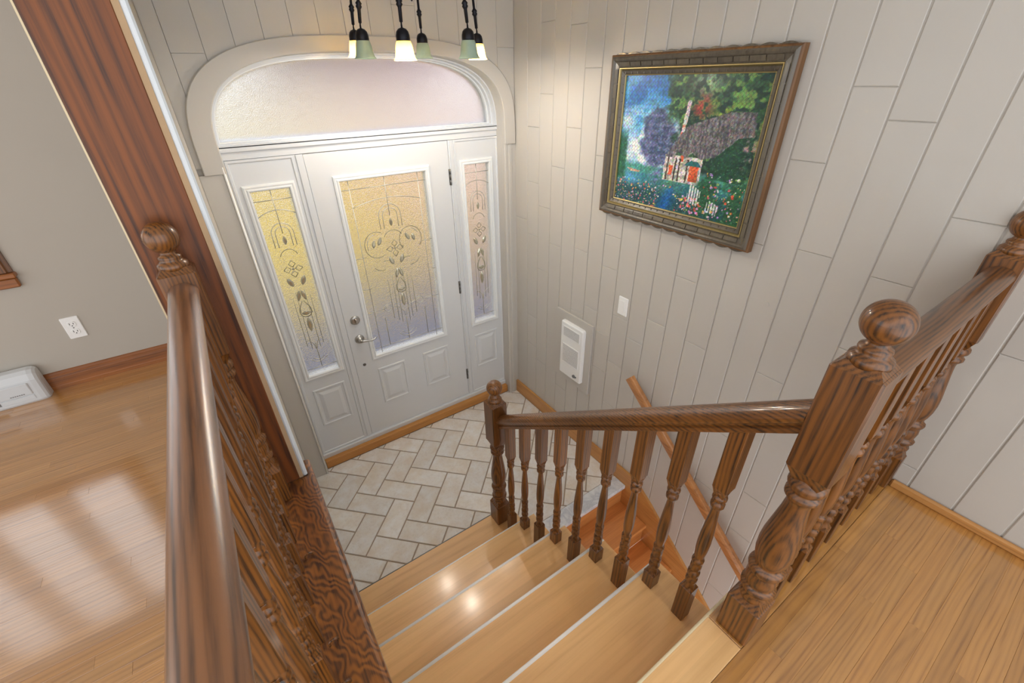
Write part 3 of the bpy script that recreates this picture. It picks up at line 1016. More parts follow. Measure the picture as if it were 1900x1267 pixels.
# ================================================================== STAIRS
YN = [1.4985 - 0.2515 * i for i in range(6)]
stc = empty('staircase', (0.475, 0.85, 0.0))
tag(stc, 'light wood staircase with white nosing strips rising from the tiles', 'stairs')
for i in range(5):
    z = (i + 1) * H
    yb = YN[i + 1] - 0.022 if i < 4 else 0.216
    mat = 'tread_x'
    td = B().cbox(-0.0115, 0.955, yb, YN[i], z - 0.028, z, 0.0025).build('tread', mat, stc)
    rad = 0.0085 if i >= 2 else 0.0045
    B().tube([(-0.005, YN[i] - 0.001, z - rad * 0.72), (0.953, YN[i] - 0.001, z - rad * 0.72)], rad, 10).build('nosing_strip', 'nosing' if i >= 2 else 'midgap' if i == 0 else 'nosing', td)
for i in range(6):
    z = (i + 1) * H
    y = (YN[i] if i < 5 else 0.237) - 0.022
    B().box(-0.0115, 0.948, y - 0.016, y, i * H + (0.001 if i == 0 else 0.0005), z - 0.0285).build('riser', 'tread_x', stc)
sp = [(YN[0] - 0.04, -0.003)]
for i in range(5):
    sp += [(YN[i] - 0.04, (i + 1) * H - 0.029), (YN[i + 1] - 0.04, (i + 1) * H - 0.029)]
sp += [(0.2, 5 * H), (0.2, -1.5), (1.275, -1.5), (1.275, -0.004)]
B().prism(sp, lambda a, b_, n: (n, a, b_), 0.925, 0.945).build('stringer', 'tread_low_x', stc)

st2 = empty('staircase', (1.38, 0.7, -5 * H))
tag(st2, 'orange-toned wooden stairs descending below the marble sill', 'stairs')
for i in range(5):
    z = -(i + 1) * H
    yf = 1.05 - 0.25 * i
    B().cbox(0.958, XW - 0.019, yf, yf + 0.272 if i else 1.318, z - 0.026, z, 0.003).build('tread', 'tread_low_x', st2)
    yr = 1.298 if i == 0 else yf + 0.272
    B().box(0.958, XW - 0.019, yr, yr + 0.016, z + 0.0005, z + H - (0.0305 if i == 0 else 0.0265)).build('riser', 'tread_low_x', st2)

# ================================================================== RAILINGS
def turned(prof_, s=1.0):
    return prof_

def newel_geo(b_, x, y, z, s=0.043):
    """square shoulders and turned body; the ball is a part of its own"""
    def block(z0, z1, sh0=0.0, sh1=0.0, r=0.03):
        b_.cbox(x - s, x + s, y - s, y + s, z + z0, z + z1, 0.004)
    block(0.0, 0.150)
    # pyramid shoulder of the lower block
    def frustum(z0, z1, a, c):
        v = [(x + i * a, y + j * a, z + z0) for i, j in ((-1, -1), (1, -1), (1, 1), (-1, 1))] + [(x + i * c, y + j * c, z + z1) for i, j in ((-1, -1), (1, -1), (1, 1), (-1, 1))]
        b_.add(v, [(0, 1, 2, 3), (4, 5, 6, 7)] + [(i, (i + 1) % 4, 4 + (i + 1) % 4, 4 + i) for i in range(4)])
    frustum(0.148, 0.185, s - 0.003, 0.026)
    frustum(0.600, 0.642, 0.024, s - 0.003)
    block(0.640, 0.900)
    frustum(0.898, 0.912, s - 0.003, 0.028)
    b_.lathe([(0.024, 0.150), (0.036, 0.165), (0.038, 0.178), (0.033, 0.190), (0.034, 0.197), (0.041, 0.203), (0.042, 0.214), (0.036, 0.220), (0.034, 0.225),
              (0.036, 0.232), (0.038, 0.248), (0.036, 0.266), (0.034, 0.272), (0.040, 0.277), (0.043, 0.288), (0.040, 0.298), (0.033, 0.303), (0.032, 0.310),
              (0.037, 0.325), (0.041, 0.350), (0.042, 0.378), (0.040, 0.410), (0.034, 0.455), (0.028, 0.500), (0.025, 0.532), (0.026, 0.545),
              (0.031, 0.550), (0.036, 0.556), (0.036, 0.566), (0.030, 0.572), (0.030, 0.577), (0.037, 0.583), (0.039, 0.592), (0.037, 0.602), (0.031, 0.608), (0.028, 0.625)],
             x, y, z, 24)
    return b_

def finial_geo(b_, x, y, z):
    pr = [(0.034, 0.906), (0.0355, 0.914), (0.034, 0.921), (0.028, 0.926), (0.0245, 0.930), (0.0265, 0.935), (0.0255, 0.940), (0.019, 0.944), (0.0175, 0.948)]
    R_ = 0.0395
    cz = 0.9875
    for k in range(0, 17):
        t = -math.pi / 2 + 0.42 + (math.pi - 0.42) * k / 16
        pr.append((max(R_ * math.cos(t), 0.0), cz + R_ * math.sin(t)))
    b_.lathe(pr, x, y, z, 28)
    return b_

def newel(parent, x, y, z, cut=None):
    nw = newel_geo(B(), x, y, z).build('newel_post', 'oak_z', parent)
    fi = finial_geo(B(), x, y, z).build('ball_finial', 'oak_z', nw)
    if cut is not None:                      # half newel sawn flush for the wall
        for o in (nw, fi):
            bm = bmesh.new(); bm.from_mesh(o.data)
            bmesh.ops.bisect_plane(bm, geom=bm.verts[:] + bm.edges[:] + bm.faces[:], dist=1e-6,
                                   plane_co=(cut - WLOC[o].x, 0, 0), plane_no=(1, 0, 0), clear_outer=True)
            bm.to_mesh(o.data); bm.free()
    return nw

TURN = [(0.0185, 0.445), (0.017, 0.438), (0.0125, 0.432), (0.0125, 0.428), (0.019, 0.422), (0.0195, 0.414), (0.0135, 0.407), (0.0135, 0.403), (0.0185, 0.397), (0.0185, 0.385), (0.0135, 0.379),
        (0.011, 0.372), (0.0115, 0.355), (0.0145, 0.315), (0.0175, 0.265), (0.0185, 0.225), (0.0175, 0.190), (0.0145, 0.160), (0.0125, 0.148),
        (0.0175, 0.143), (0.0175, 0.131), (0.013, 0.126), (0.0165, 0.118), (0.0165, 0.098), (0.013, 0.092), (0.013, 0.088), (0.018, 0.082), (0.018, 0.066), (0.013, 0.060), (0.013, 0.055),
        (0.0175, 0.048), (0.018, 0.036), (0.0135, 0.028), (0.0145, 0.02), (0.0175, 0.008), (0.0185, 0.0)]
def baluster_mesh(name, low, top, s=0.0205):
    """square foot of height low, turned middle, square head of length top"""
    b_ = B()
    b_.cbox(-s, s, -s, s, 0.0, low, 0.0015)
    def frustum(z0, z1, a, c):
        v = [(i * a, j * a, z0) for i, j in ((-1, -1), (1, -1), (1, 1), (-1, 1))] + [(i * c, j * c, z1) for i, j in ((-1, -1), (1, -1), (1, 1), (-1, 1))]
        b_.add(v, [(0, 1, 2, 3), (4, 5, 6, 7)] + [(i, (i + 1) % 4, 4 + (i + 1) % 4, 4 + i) for i in range(4)])
    frustum(low - 0.001, low + 0.010, s - 0.001, 0.014)
    b_.lathe([(r, low + h) for r, h in TURN[::-1]], 0, 0, 0, 14)
    zt = low + 0.445
    frustum(zt - 0.022, zt + 0.012, 0.012, s - 0.001)
    b_.cbox(-s, s, -s, s, zt + 0.010, zt + 0.010 + top, 0.0015)
    return b_.mesh(name, (0, 0, 0), 'oak_z')

RAILP = [(-0.021, 0.0), (-0.024, 0.004), (-0.024, 0.012), (-0.019, 0.017), (-0.020, 0.022), (-0.030, 0.027), (-0.0335, 0.034), (-0.0338, 0.040), (-0.0325, 0.046), (-0.0295, 0.051),
         (-0.025, 0.0555), (-0.0195, 0.059), (-0.013, 0.0615), (-0.0065, 0.0630), (0.0, 0.0635)]
RAILP = RAILP + [(-a, b_) for a, b_ in RAILP[-2::-1]]
def rail_geo(p0, p1, side):
    """p0, p1: underside centre line ends; side: horizontal unit vector across the rail; vertical end cuts"""
    b_ = B()
    b_.keep = True
    p0, p1, side = Vector(p0), Vector(p1), Vector(side)
    d = (p1 - p0)
    slope = math.hypot(d.x, d.y) / d.length
    up = Vector((0, 0, 1)) / slope            # vertical height of a section square to the slope
    n = len(RAILP)
    v = [p0 + side * a + up * h for a, h in RAILP] + [p1 + side * a + up * h for a, h in RAILP]
    b_.add(v, [tuple(range(n))[::-1], tuple(range(n, 2 * n))])
    b_.add(v, [(i, (i + 1) % n, n + (i + 1) % n, n + i) for i in range(n) if not 5 <= i < n - 6], False)
    top = list(range(5, n - 5))
    b_.add([v[i] for i in top] + [v[n + i] for i in top], [(k, k + 1, len(top) + k + 1, len(top) + k) for k in range(len(top) - 1)], True)
    return b_

# stair railing
XR = 0.866
sr_ = empty('stair_railing', (XR, 0.83, H))
tag(sr_, 'dark-stained oak stair railing sloping down beside the treads', 'railing')
newel(sr_, XR - 0.008, 1.448, H)
zr = lambda y: 1.833 - 0.7455 * (y - 0.213)            # underside of the sloping handrail
rail_geo((XR, 0.2135, zr(0.2135)), (XR, 1.406, zr(1.406)), (1, 0, 0)).build('handrail', 'oak_y', sr_)
bal_meshes = {}
for k in range(9):
    y = 0.325 + 0.1262 * k
    ti = next(i for i in range(4, -1, -1) if y < YN[i])
    base = (ti + 1) * H
    head = 0.20
    low = round(zr(y) - head - 0.457 - base, 3)
    key = round(low, 2)
    if key not in bal_meshes:
        bal_meshes[key] = baluster_mesh('baluster', low, head + 0.028)
    link('baluster', bal_meshes[key], (XR + 0.002, y, base), sr_)

# balcony railing to the right
br_ = empty('balcony_railing', (1.33, 0.168, UZ))
tag(br_, 'dark-stained oak railing with ball newel standing on the upper landing', 'railing')
newel(br_, 0.872, 0.170, UZ)
newel(br_, XW - 0.003, 0.170, UZ, XW - 0.0006)
lvl = baluster_mesh('baluster', 0.150, 0.24)
ZRB = UZ + 0.812
rail_geo((0.9155, 0.166, ZRB), (XW - 0.0465, 0.166, ZRB), (0, 1, 0)).build('handrail', 'oak_x', br_)
for k in range(7):
    link('baluster', lvl, (1.018 + 0.1155 * k, 0.166, UZ), br_)

# level railing beside the living room
lr_ = empty('level_railing', (-0.136, 0.6, 1.145))
tag(lr_, 'dark-stained oak railing on the ledge, butted to the oak-cased partition', 'railing')
newel(lr_, -0.136, YP - 0.0435, 1.145)
ZRL = 1.957
rail_geo((-0.136, -1.0, ZRL), (-0.136, YP - 0.087, ZRL), (1, 0, 0)).build('handrail', 'oak_rail_y', lr_)
lvl2 = baluster_mesh('baluster', 0.150, 0.24)
for k in range(17):
    link('baluster', lvl2, (-0.136, 1.2945 - 0.1225 * k, 1.145), lr_)

# cup hooks on the ledge
for k, (x, y, lb) in enumerate(((-0.092, 1.07, 'brown cup hook in the oak ledge, the one closest to the partition'),
                                (-0.094, 0.766, 'brown cup hook in the oak ledge, middle one of the three'),
                                (-0.094, 0.65, 'brown cup hook in the oak ledge, the one farthest from the partition'))):
    hk = B()
    pts = [(x - 0.012, y, 1.145), (x - 0.012, y, 1.153)]
    for i in range(9):
        a = math.radians(180 - 225 * i / 8)
        pts.append((x + 0.012 * math.cos(a), y, 1.156 + 0.009 * math.sin(a)))
    hk.tube(pts, 0.0032, 8)
    tag(hk.build('cup_hook', 'oak_y'), lb, 'hook', 'cup hooks on the oak ledge')

# wall handrail of the lower stairs
wh = empty('wall_handrail', (XW - 0.06, 0.9, 0.5))
tag(wh, 'brown wooden handrail sloping down the plank wall above lower stairs', 'handrail')
hp = [(-0.019, -0.024), (0.019, -0.024), (0.021, -0.010), (0.021, 0.012), (0.016, 0.022), (0.008, 0.026), (-0.008, 0.026), (-0.016, 0.022), (-0.021, 0.012), (-0.021, -0.010)]
p0 = Vector((XW - 0.062, 1.345, 0.918)); p1 = Vector((XW - 0.062, 0.0, 0.918 - 0.828 * 1.345))
dd = (p1 - p0).normalized(); nn = Vector((0, -dd.z, dd.y)); nn = nn if nn.z > 0 else -nn
b_ = B()
n_ = len(hp)
v = [p0 + Vector((a, 0, 0)) + nn * h for a, h in hp] + [p1 + Vector((a, 0, 0)) + nn * h for a, h in hp]
b_.add(v, [tuple(range(n_))[::-1], tuple(range(n_, 2 * n_))] + [(i, (i + 1) % n_, n_ + (i + 1) % n_, n_ + i) for i in range(n_)])
b_.build('rail', 'rail_wall_y', wh)
for t in (0.18, 0.72):
    q = p0 + (p1 - p0) * t
    k_ = B().tube([(XW - 0.001, q.y, q.z - 0.07), (XW - 0.03, q.y, q.z - 0.068), (XW - 0.058, q.y, q.z - 0.05), (XW - 0.062, q.y, q.z - 0.024)], 0.006, 8)
    k_.build('bracket', 'hinge', wh)

# ================================================================== FRAMED PUZZLE
PY0, PY1, PZ0, PZ1 = 0.873, 1.742, 1.826, 2.546
pic = empty('framed_picture', (XW - 0.03, (PY0 + PY1) / 2, PZ0))
tag(pic, 'framed jigsaw puzzle of a thatched cottage garden hanging on planks', 'picture')
fx = on_x(XW - 0.0005)
M['frame_wood'] = wood('carved_frame_wood', (108, 98, 82), (90, 82, 70), (50, 44, 38), 'z', across=20, rings=3, ring_amt=0.3, streak=0.5, rough=0.32, coat=0.4, var=0.0)
M['frame_side'] = wood('frame_side_wood', (134, 92, 46), (112, 74, 36), (66, 42, 22), 'z', across=14, rings=4, ring_amt=0.5, streak=0.5, rough=0.45, coat=0.1, var=0.0)
B().ring(PY0, PY1, PZ0, PZ1, fx, [(0.006, 0.0), (0.0, 0.012), (0.0, 0.040), (0.004, 0.046), (0.008, 0.047)]).build('frame_side', 'frame_side', pic)
mf = B().ring(PY0, PY1, PZ0, PZ1, fx, [(0.008, 0.047), (0.014, 0.052), (0.019, 0.053), (0.024, 0.050), (0.030, 0.044), (0.046, 0.039), (0.050, 0.040), (0.052, 0.038)]).build('frame_moulding', 'frame_wood', pic)
B().ring(PY0, PY1, PZ0, PZ1, fx, [(0.052, 0.038), (0.053, 0.041), (0.056, 0.041), (0.058, 0.036), (0.061, 0.030)]).build('gilt_fillet', 'gold', pic)
inn = B().ring(PY0, PY1, PZ0, PZ1, fx, [(0.061, 0.033), (0.064, 0.036), (0.074, 0.030), (0.080, 0.024), (0.080, 0.015)]).build('inner_moulding', 'frame_wood', pic)
B().ring(PY0, PY1, PZ0, PZ1, fx, [(0.0795, 0.025), (0.0805, 0.026), (0.083, 0.024), (0.083, 0.015)]).build('gilt_lip', 'gold', pic)
# carved notches
nt2 = B()
def notch(bb, a0, a1, z0, z1, p):
    bb.add([fx(a0, z0, p), fx(a1, z0, p), fx(a1, z1, p), fx(a0, z1, p), fx(a0, z0, p - 0.006), fx(a1, z0, p - 0.006), fx(a1, z1, p - 0.006), fx(a0, z1, p - 0.006)],
           [(0, 1, 2, 3), (4, 5, 6, 7), (0, 1, 5, 4), (1, 2, 6, 5), (2, 3, 7, 6), (3, 0, 4, 7)])
def block(kind, a0, a1, far):
    """raised block on the cove of the frame; the gaps between blocks are the carved notches"""
    sec = [(0.029, 0.040), (0.029, 0.0475), (0.032, 0.0485), (0.044, 0.0445), (0.0465, 0.0425), (0.0465, 0.036)]
    bb = B()
    if kind == 'y':
        zf = (lambda i: PZ1 - i) if far else (lambda i: PZ0 + i)
        bb.prism(sec, lambda i, p, n: fx(n, zf(i), p), a0, a1)
    else:
        yf = (lambda i: PY1 - i) if far else (lambda i: PY0 + i)
        bb.prism(sec, lambda i, p, n: fx(yf(i), n, p), a0, a1)
    bb.build('carved_block', 'frame_wood', mf)
for kind, lo_, hi_, cnt in (('y', PY0, PY1, 12), ('z', PZ0, PZ1, 10)):
    st_ = (hi_ - lo_ - 0.11) / cnt
    for k in range(cnt):
        for far in (False, True):
            block(kind, lo_ + 0.055 + st_ * k + 0.0022, lo_ + 0.055 + st_ * (k + 1) - 0.0022, far)
for k in range(20):
    y = PY0 + 0.085 + (PY1 - PY0 - 0.17) * k / 19
    for za, zb in ((PZ0 + 0.065, PZ0 + 0.076), (PZ1 - 0.076, PZ1 - 0.065)):
        notch(nt2, y - 0.0013, y + 0.0013, za, zb, 0.0335)
for k in range(17):
    z = PZ0 + 0.085 + (PZ1 - PZ0 - 0.17) * k / 16
    for ya, yb in ((PY0 + 0.065, PY0 + 0.076), (PY1 - 0.076, PY1 - 0.065)):
        notch(nt2, ya, yb, z - 0.0013, z + 0.0013, 0.0335)
nt2.build('fine_notches', 'frame_wood', inn)['kind'] = 'stuff'
# scalloped outer edge, top and bottom
sc = B(); sc2 = B()
for k in range(12):
    ya = PY0 + 0.02 + (PY1 - PY0 - 0.04) * k / 12; yb = PY0 + 0.02 + (PY1 - PY0 - 0.04) * (k + 1) / 12
    pts = [(ya, PZ0 + 0.001)] + [(ya + (yb - ya) * i / 8, PZ0 - 0.008 * math.sin(math.pi * i / 8)) for i in range(1, 8)] + [(yb, PZ0 + 0.001)]
    sc.prism(pts, fx, 0.014, 0.040)
    pts = [(p, PZ0 + PZ1 - q) for p, q in pts]
    sc2.prism(pts[::-1], fx, 0.014, 0.040)
sc.build('scalloped_edge', 'frame_wood', pic)
sc2.build('scalloped_edge', 'frame_wood', pic)

# the printed puzzle: a fine sheet whose colours are computed here (u from the corner side, v upwards)
def puzzle():
    ru, rv = 260, 216
    u, v = np.meshgrid(np.linspace(0, 1, ru), np.linspace(0, 1, rv))
    rg = np.random.RandomState(5)
    def vn(fx_, fy_, seed):
        r_ = np.random.RandomState(seed)
        g = r_.rand(int(fy_) + 3, int(fx_) + 3)
        x, y = u * fx_, v * fy_
        i, j = x.astype(int), y.astype(int)
        fx2, fy2 = x - i, y - j
        fx2 = fx2 * fx2 * (3 - 2 * fx2); fy2 = fy2 * fy2 * (3 - 2 * fy2)
        return (g[j, i] * (1 - fx2) + g[j, i + 1] * fx2) * (1 - fy2) + (g[j + 1, i] * (1 - fx2) + g[j + 1, i + 1] * fx2) * fy2
    def fbm(f, seed):
        return (vn(f, f, seed) + 0.5 * vn(2 * f, 2 * f, seed + 1) + 0.25 * vn(4 * f, 4 * f, seed + 2)) / 1.75
    C_ = np.zeros((rv, ru, 3))
    def put(mask, c, a=1.0):
        mk = np.clip(mask, 0, 1)[..., None] * a
        C_[:] = C_ * (1 - mk) + np.array(c) / 255.0 * mk
    def sm(e0, e1, x):
        t = np.clip((x - e0) / (e1 - e0), 0, 1)
        return t * t * (3 - 2 * t)
    n4, n8, n16, n32, n60 = fbm(4, 1), fbm(8, 11), fbm(16, 21), fbm(32, 31), fbm(60, 41)
    # sky
    def poly(pts, soft=0.0):
        """mask of a polygon given as (u, v) corners"""
        ins = np.zeros(u.shape, bool)
        n = len(pts)
        for i in range(n):
            (x0, y0), (x1, y1) = pts[i], pts[(i + 1) % n]
            c = ((y0 > v) != (y1 > v)) & (uu < (x1 - x0) * (v - y0) / ((y1 - y0) or 1e-9) + x0)
            ins ^= c
        return ins.astype(float)
    uu = u + 0.012 * (n32 - .5)
    C_[:] = np.array((74, 150, 206)) / 255.0
    put(sm(.48, .7, n4 + .5 * (v - .7)), (44, 106, 170))
    put(sm(.46, .62, n8) * sm(.9, .5, v), (206, 226, 236))
    put(np.exp(-((u - .14) ** 2 / .010 + (v - .46) ** 2 / .012)), (240, 240, 236), .95)
    put(np.exp(-((u - .05) ** 2 / .004 + (v - .66) ** 2 / .006)), (226, 232, 236), .8)
    # far meadow and water
    put(sm(.36, .31, v + .05 * (n8 - .5)), (72, 142, 128))
    put(sm(.28, .2, v + .08 * (n8 - .5)), (50, 112, 116))
    put(np.exp(-((u - .12) ** 2 / .014 + (v - .20) ** 2 / .004)), (90, 160, 214), .8)
    put(sm(.2, .1, v), (34, 78, 84))
    # trees
    put(sm(.02, -.02, u - .06 - .07 * (n16 - .5)) * sm(.62, .5, v) * sm(.14, .22, v), (40, 92, 70))
    d = np.sqrt(((u - .33) / .15) ** 2 + ((v - .54) / .25) ** 2) + .55 * (n16 - .5)
    put(sm(1.05, .8, d), (98, 106, 142))
    put(sm(1.05, .7, d) * sm(.48, .6, n32), (58, 74, 104), .8)
    put(np.exp(-((u - .36) ** 2 / .003 + (v - .26) ** 2 / .003)) * sm(.4, .55, n32), (124, 128, 176))
    wood_ = sm(-.03, .03, u - .44 + .10 * (v - .6) - .18 * (n8 - .5) - .10 * (n16 - .5))
    wood_ = np.maximum(wood_, sm(-.03, .03, u - .36 - .16 * (n16 - .5)) * sm(.62, .8, v))
    wood_ *= sm(.30, .36, v)
    put(wood_, (48, 82, 60))
    put(wood_ * sm(.48, .6, n16), (104, 142, 78), .9)
    put(wood_ * sm(.50, .4, n32), (26, 52, 50), .8)
    put(wood_ * np.exp(-((u - .62) ** 2 / .006 + (v - .95) ** 2 / .008)) * sm(.42, .6, n32), (150, 176, 150), .8)
    put(np.exp(-((u - .61) ** 2 / .004 + (v - .79) ** 2 / .007)) * sm(.42, .58, n32), (160, 66, 62))
    put(np.exp(-((u - .78) ** 2 / .008 + (v - .72) ** 2 / .006)) * sm(.4, .6, n32), (146, 160, 70))
    put(np.exp(-((u - .95) ** 2 / .004 + (v - .52) ** 2 / .006)) * sm(.45, .6, n32), (186, 140, 150))
    # thatched roof, walls, chimney
    chim = poly([(.487, .56), (.515, .56), (.535, .83), (.512, .83)])
    put(chim, (206, 196, 194)); put(chim * sm(.5, .6, n32) * sm(.75, .6, v), (178, 92, 70))
    wall = poly([(.405, .24), (.68, .24), (.68, .44), (.405, .44)])
    put(wall, (216, 210, 204)); put(wall * sm(.5, .6, n32), (140, 138, 130), .7)
    roof = poly([(.405, .42), (.455, .52), (.54, .66), (.66, .71), (.80, .765), (.95, .77), (.97, .62), (.88, .60), (.76, .46), (.66, .43), (.60, .47), (.555, .42), (.50, .47), (.455, .42)])
    put(roof, (118, 114, 116))
    put(roof * sm(.42, .66, vn(150, 26, 77)), (70, 70, 78), .75)
    put(poly([(.76, .46), (.88, .60), (.97, .62), (.97, .30), (.72, .30)]) * sm(.3, .5, n16 + .2 * n32), (34, 72, 56), .9)
    for a, b2, c_, d_ in ((.445, .475, .285, .36), (.60, .665, .26, .385), (.525, .545, .40, .445)):
        put(poly([(a, c_), (b2, c_), (b2, d_), (a, d_)]), (210, 92, 58))
    for a in (.425, .485, .515, .575):
        put(poly([(a, .245), (a + .012, .245), (a + .012, .42), (a, .42)]), (74, 58, 50))
    put(poly([(.555, .375), (.60, .415), (.655, .41), (.68, .375)]), (44, 104, 108))
    # bank, path, fence, flowers
    put(sm(.62, .72, u) * sm(.36, .26, v) * sm(.3, .5, n16), (40, 84, 56), .9)
    put(np.exp(-((u - .47) ** 2 / .004 + (v - .17) ** 2 / .003)) * sm(.4, .5, n16), (120, 150, 70), .9)
    put(np.exp(-((u - .47 - .25 * (v - .12)) ** 2 / .003)) * sm(.24, .16, v), (26, 92, 164), .85)
    put(poly([(.615, .11), (.70, .08), (.71, .20), (.62, .26)]) * (np.sin(u * 330) > -.4), (214, 220, 220))
    put(poly([(.76, .06), (.84, .04), (.85, .12), (.77, .15)]) * (np.sin(u * 330) > -.2), (200, 208, 210))
    fl_ = rg.rand(520, 2)
    cols = [(226, 160, 196), (216, 96, 112), (240, 226, 226), (236, 190, 90), (214, 84, 60), (190, 150, 214), (130, 172, 100), (70, 120, 80)]
    for i, (a, b2) in enumerate(fl_):
        vv = b2 * (.34 if a > .72 else .14 if a > .5 else .20)
        if .40 < a < .54 and b2 < .9:
            continue
        r2 = .0025 + .0065 * rg.rand() ** 2 * (1 if a > .55 else .6)
        put((((u - a) ** 2 + ((v - vv) * .85) ** 2) < r2 * r2).astype(float), cols[i % len(cols)], .9)
    put(poly([(.09, .285), (.12, .265), (.20, .262), (.21, .275), (.13, .285)]), (190, 150, 130))
    C_[:] *= (0.84 + 0.56 * n60)[..., None]
    # brush dabs: small blotches of neighbouring colour and grain
    for c in range(3):
        dab = vn(110, 95, 300 + c) + 0.6 * vn(190, 160, 310 + c)
        C_[..., c] *= 0.78 + 0.28 * dab
    C_[:] += (vn(150, 130, 330) > .86)[..., None] * np.array((.16, .18, .14)) * (v < .75)[..., None]
    C_[:] = np.clip(C_, 0, 1)
    return u, v, C_
u, v, C_ = puzzle()
rv, ru = u.shape
ya, yb, za, zb = PY0 + 0.0825, PY1 - 0.0825, PZ0 + 0.0825, PZ1 - 0.0825
co = np.zeros((rv * ru, 3))
co[:, 0] = 0.0
co[:, 1] = (yb - (yb - ya) * u).ravel()
co[:, 2] = (za + (zb - za) * v).ravel()
oc = np.array((XW - 0.0165, (ya + yb) / 2, za))
co[:, 0] = XW - 0.0165
idx = np.arange(rv * ru).reshape(rv, ru)
faces = np.stack([idx[:-1, :-1], idx[1:, :-1], idx[1:, 1:], idx[:-1, 1:]], -1).reshape(-1, 4)
me = bpy.data.meshes.new('puzzle')
me.from_pydata((co - oc).tolist(), [], faces.tolist())
at = me.color_attributes.new('print', 'FLOAT_COLOR', 'POINT')
lc_ = np.where(C_ <= 0.04045, C_ / 12.92, ((C_ + 0.055) / 1.055) ** 2.4)
buf = np.ones((rv * ru, 4)); buf[:, :3] = lc_.reshape(-1, 3)
at.data.foreach_set('color', buf.ravel())
mt, nt, b, out = newmat('jigsaw_print')
a_ = N(nt, 'ShaderNodeAttribute', attribute_name='print')
g = N(nt, 'ShaderNodeNewGeometry')
sp_ = N(nt, 'ShaderNodeSeparateXYZ'); nt.links.new(g.outputs['Position'], sp_.inputs[0])
py, pz = sp_.outputs[1], sp_.outputs[2]
def cutline(p, q, f):
    w = math_n(nt, 'MULTIPLY', math_n(nt, 'SINE', math_n(nt, 'MULTIPLY', q, f * 6.2832)), 0.16)
    fr = math_n(nt, 'FRACT', math_n(nt, 'ADD', math_n(nt, 'MULTIPLY', p, f), w))
    return math_n(nt, 'LESS_THAN', math_n(nt, 'ABSOLUTE', math_n(nt, 'SUBTRACT', fr, 0.5)), 0.07)
cl = math_n(nt, 'MAXIMUM', cutline(py, pz, 56.0), cutline(pz, py, 56.0))
nt.links.new(mixc(nt, math_n(nt, 'MULTIPLY', cl, 0.45), a_.outputs['Color'], (0.02, 0.03, 0.04)), b.inputs['Base Color'])
b.inputs['Roughness'].default_value = 0.3
bump(nt, b, math_n(nt, 'SUBTRACT', 1.0, cl), 0.6, 0.001)
me.materials.append(mt)
link('puzzle', me, oc, pic)
B().box(XW - 0.016, XW - 0.002, PY0 + 0.02, PY1 - 0.02, PZ0 + 0.02, PZ1 - 0.02).build('backing_board', 'frame_side', pic)

# ================================================================== WALL FITTINGS
ht = empty('wall_heater', (XW - 0.02, 1.92, 0.513))
tag(ht, 'white fan heater with two grilles set in the plank wall', 'heater')
HT0, HT1, HZ0, HZ1 = 1.790, 2.018, 0.574, 1.014
B().cbox(XW - 0.014, XW - 0.0005, 1.733, 2.096, 0.513, 1.071, 0.002).build('mounting_panel', 'plank', ht)
bx = XW - 0.0145
def rrect(a0, a1, b0, b1, r, n=5):
    p = []
    for cx, cy, t0 in ((a1 - r, b0 + r, -90), (a1 - r, b1 - r, 0), (a0 + r, b1 - r, 90), (a0 + r, b0 + r, 180)):
        for k in range(n + 1):
            t = math.radians(t0 + 90 * k / n)
            p.append((cx + r * math.cos(t), cy + r * math.sin(t)))
    return p
B().plate(rrect(HT0, HT1, HZ0, HZ1, 0.018), on_x(bx), 0.026, 0.009).build('housing', 'heater', ht)
def grille(a0, a1, z0, z1, n):
    gb = B().box(bx - 0.0268, bx - 0.026, a0, a1, z0, z1).build('grille', 'midgap', ht)
    s_ = B()
    for k in range(n):
        z = z0 + (z1 - z0) * (k + 0.5) / n
        hh = (z1 - z0) / n * 0.2
        s_.box(bx - 0.0295, bx - 0.0268, a0, a1, z - hh, z + hh)
    s_.ring(a0, a1, z0, z1, on_x(bx - 0.026), [(-0.004, 0.0), (-0.003, 0.004), (0.0, 0.004), (0.001, 0.0)])
    s_.build('louvres', 'heater', gb)
grille(1.822, 1.985, 0.905, 0.978, 11)
grille(1.822, 1.985, 0.690, 0.838, 20)
kb = B()
kseg = 16
for dy, r_ in ((1.852, 0.012), (1.832, 0.006)):
    v_ = [(bx - 0.026, dy + r_ * math.cos(2 * math.pi * k / kseg), 0.618 + r_ * math.sin(2 * math.pi * k / kseg)) for k in range(kseg)]
    v_ += [(bx - 0.034, p[1], p[2]) for p in v_]
    kb.add(v_, [tuple(range(kseg, 2 * kseg))] + [(k, (k + 1) % kseg, kseg + (k + 1) % kseg, kseg + k) for k in range(kseg)])
kb.build('thermostat_knob', 'midgap', ht)

sw = empty('light_switch', (XW, 1.52, 1.248))
tag(sw, 'white rocker light switch on the plank wall above the handrail', 'light switch')
B().plate(rrect(1.485, 1.555, 1.2475, 1.362, 0.004, 2), on_x(XW - 0.0004), 0.006, 0.0025).build('cover_plate', 'plastic', sw)
B().plate(rect(1.503, 1.537, 1.271, 1.339), on_x(XW - 0.0064), 0.003, 0.001).build('rocker', 'plastic', sw)

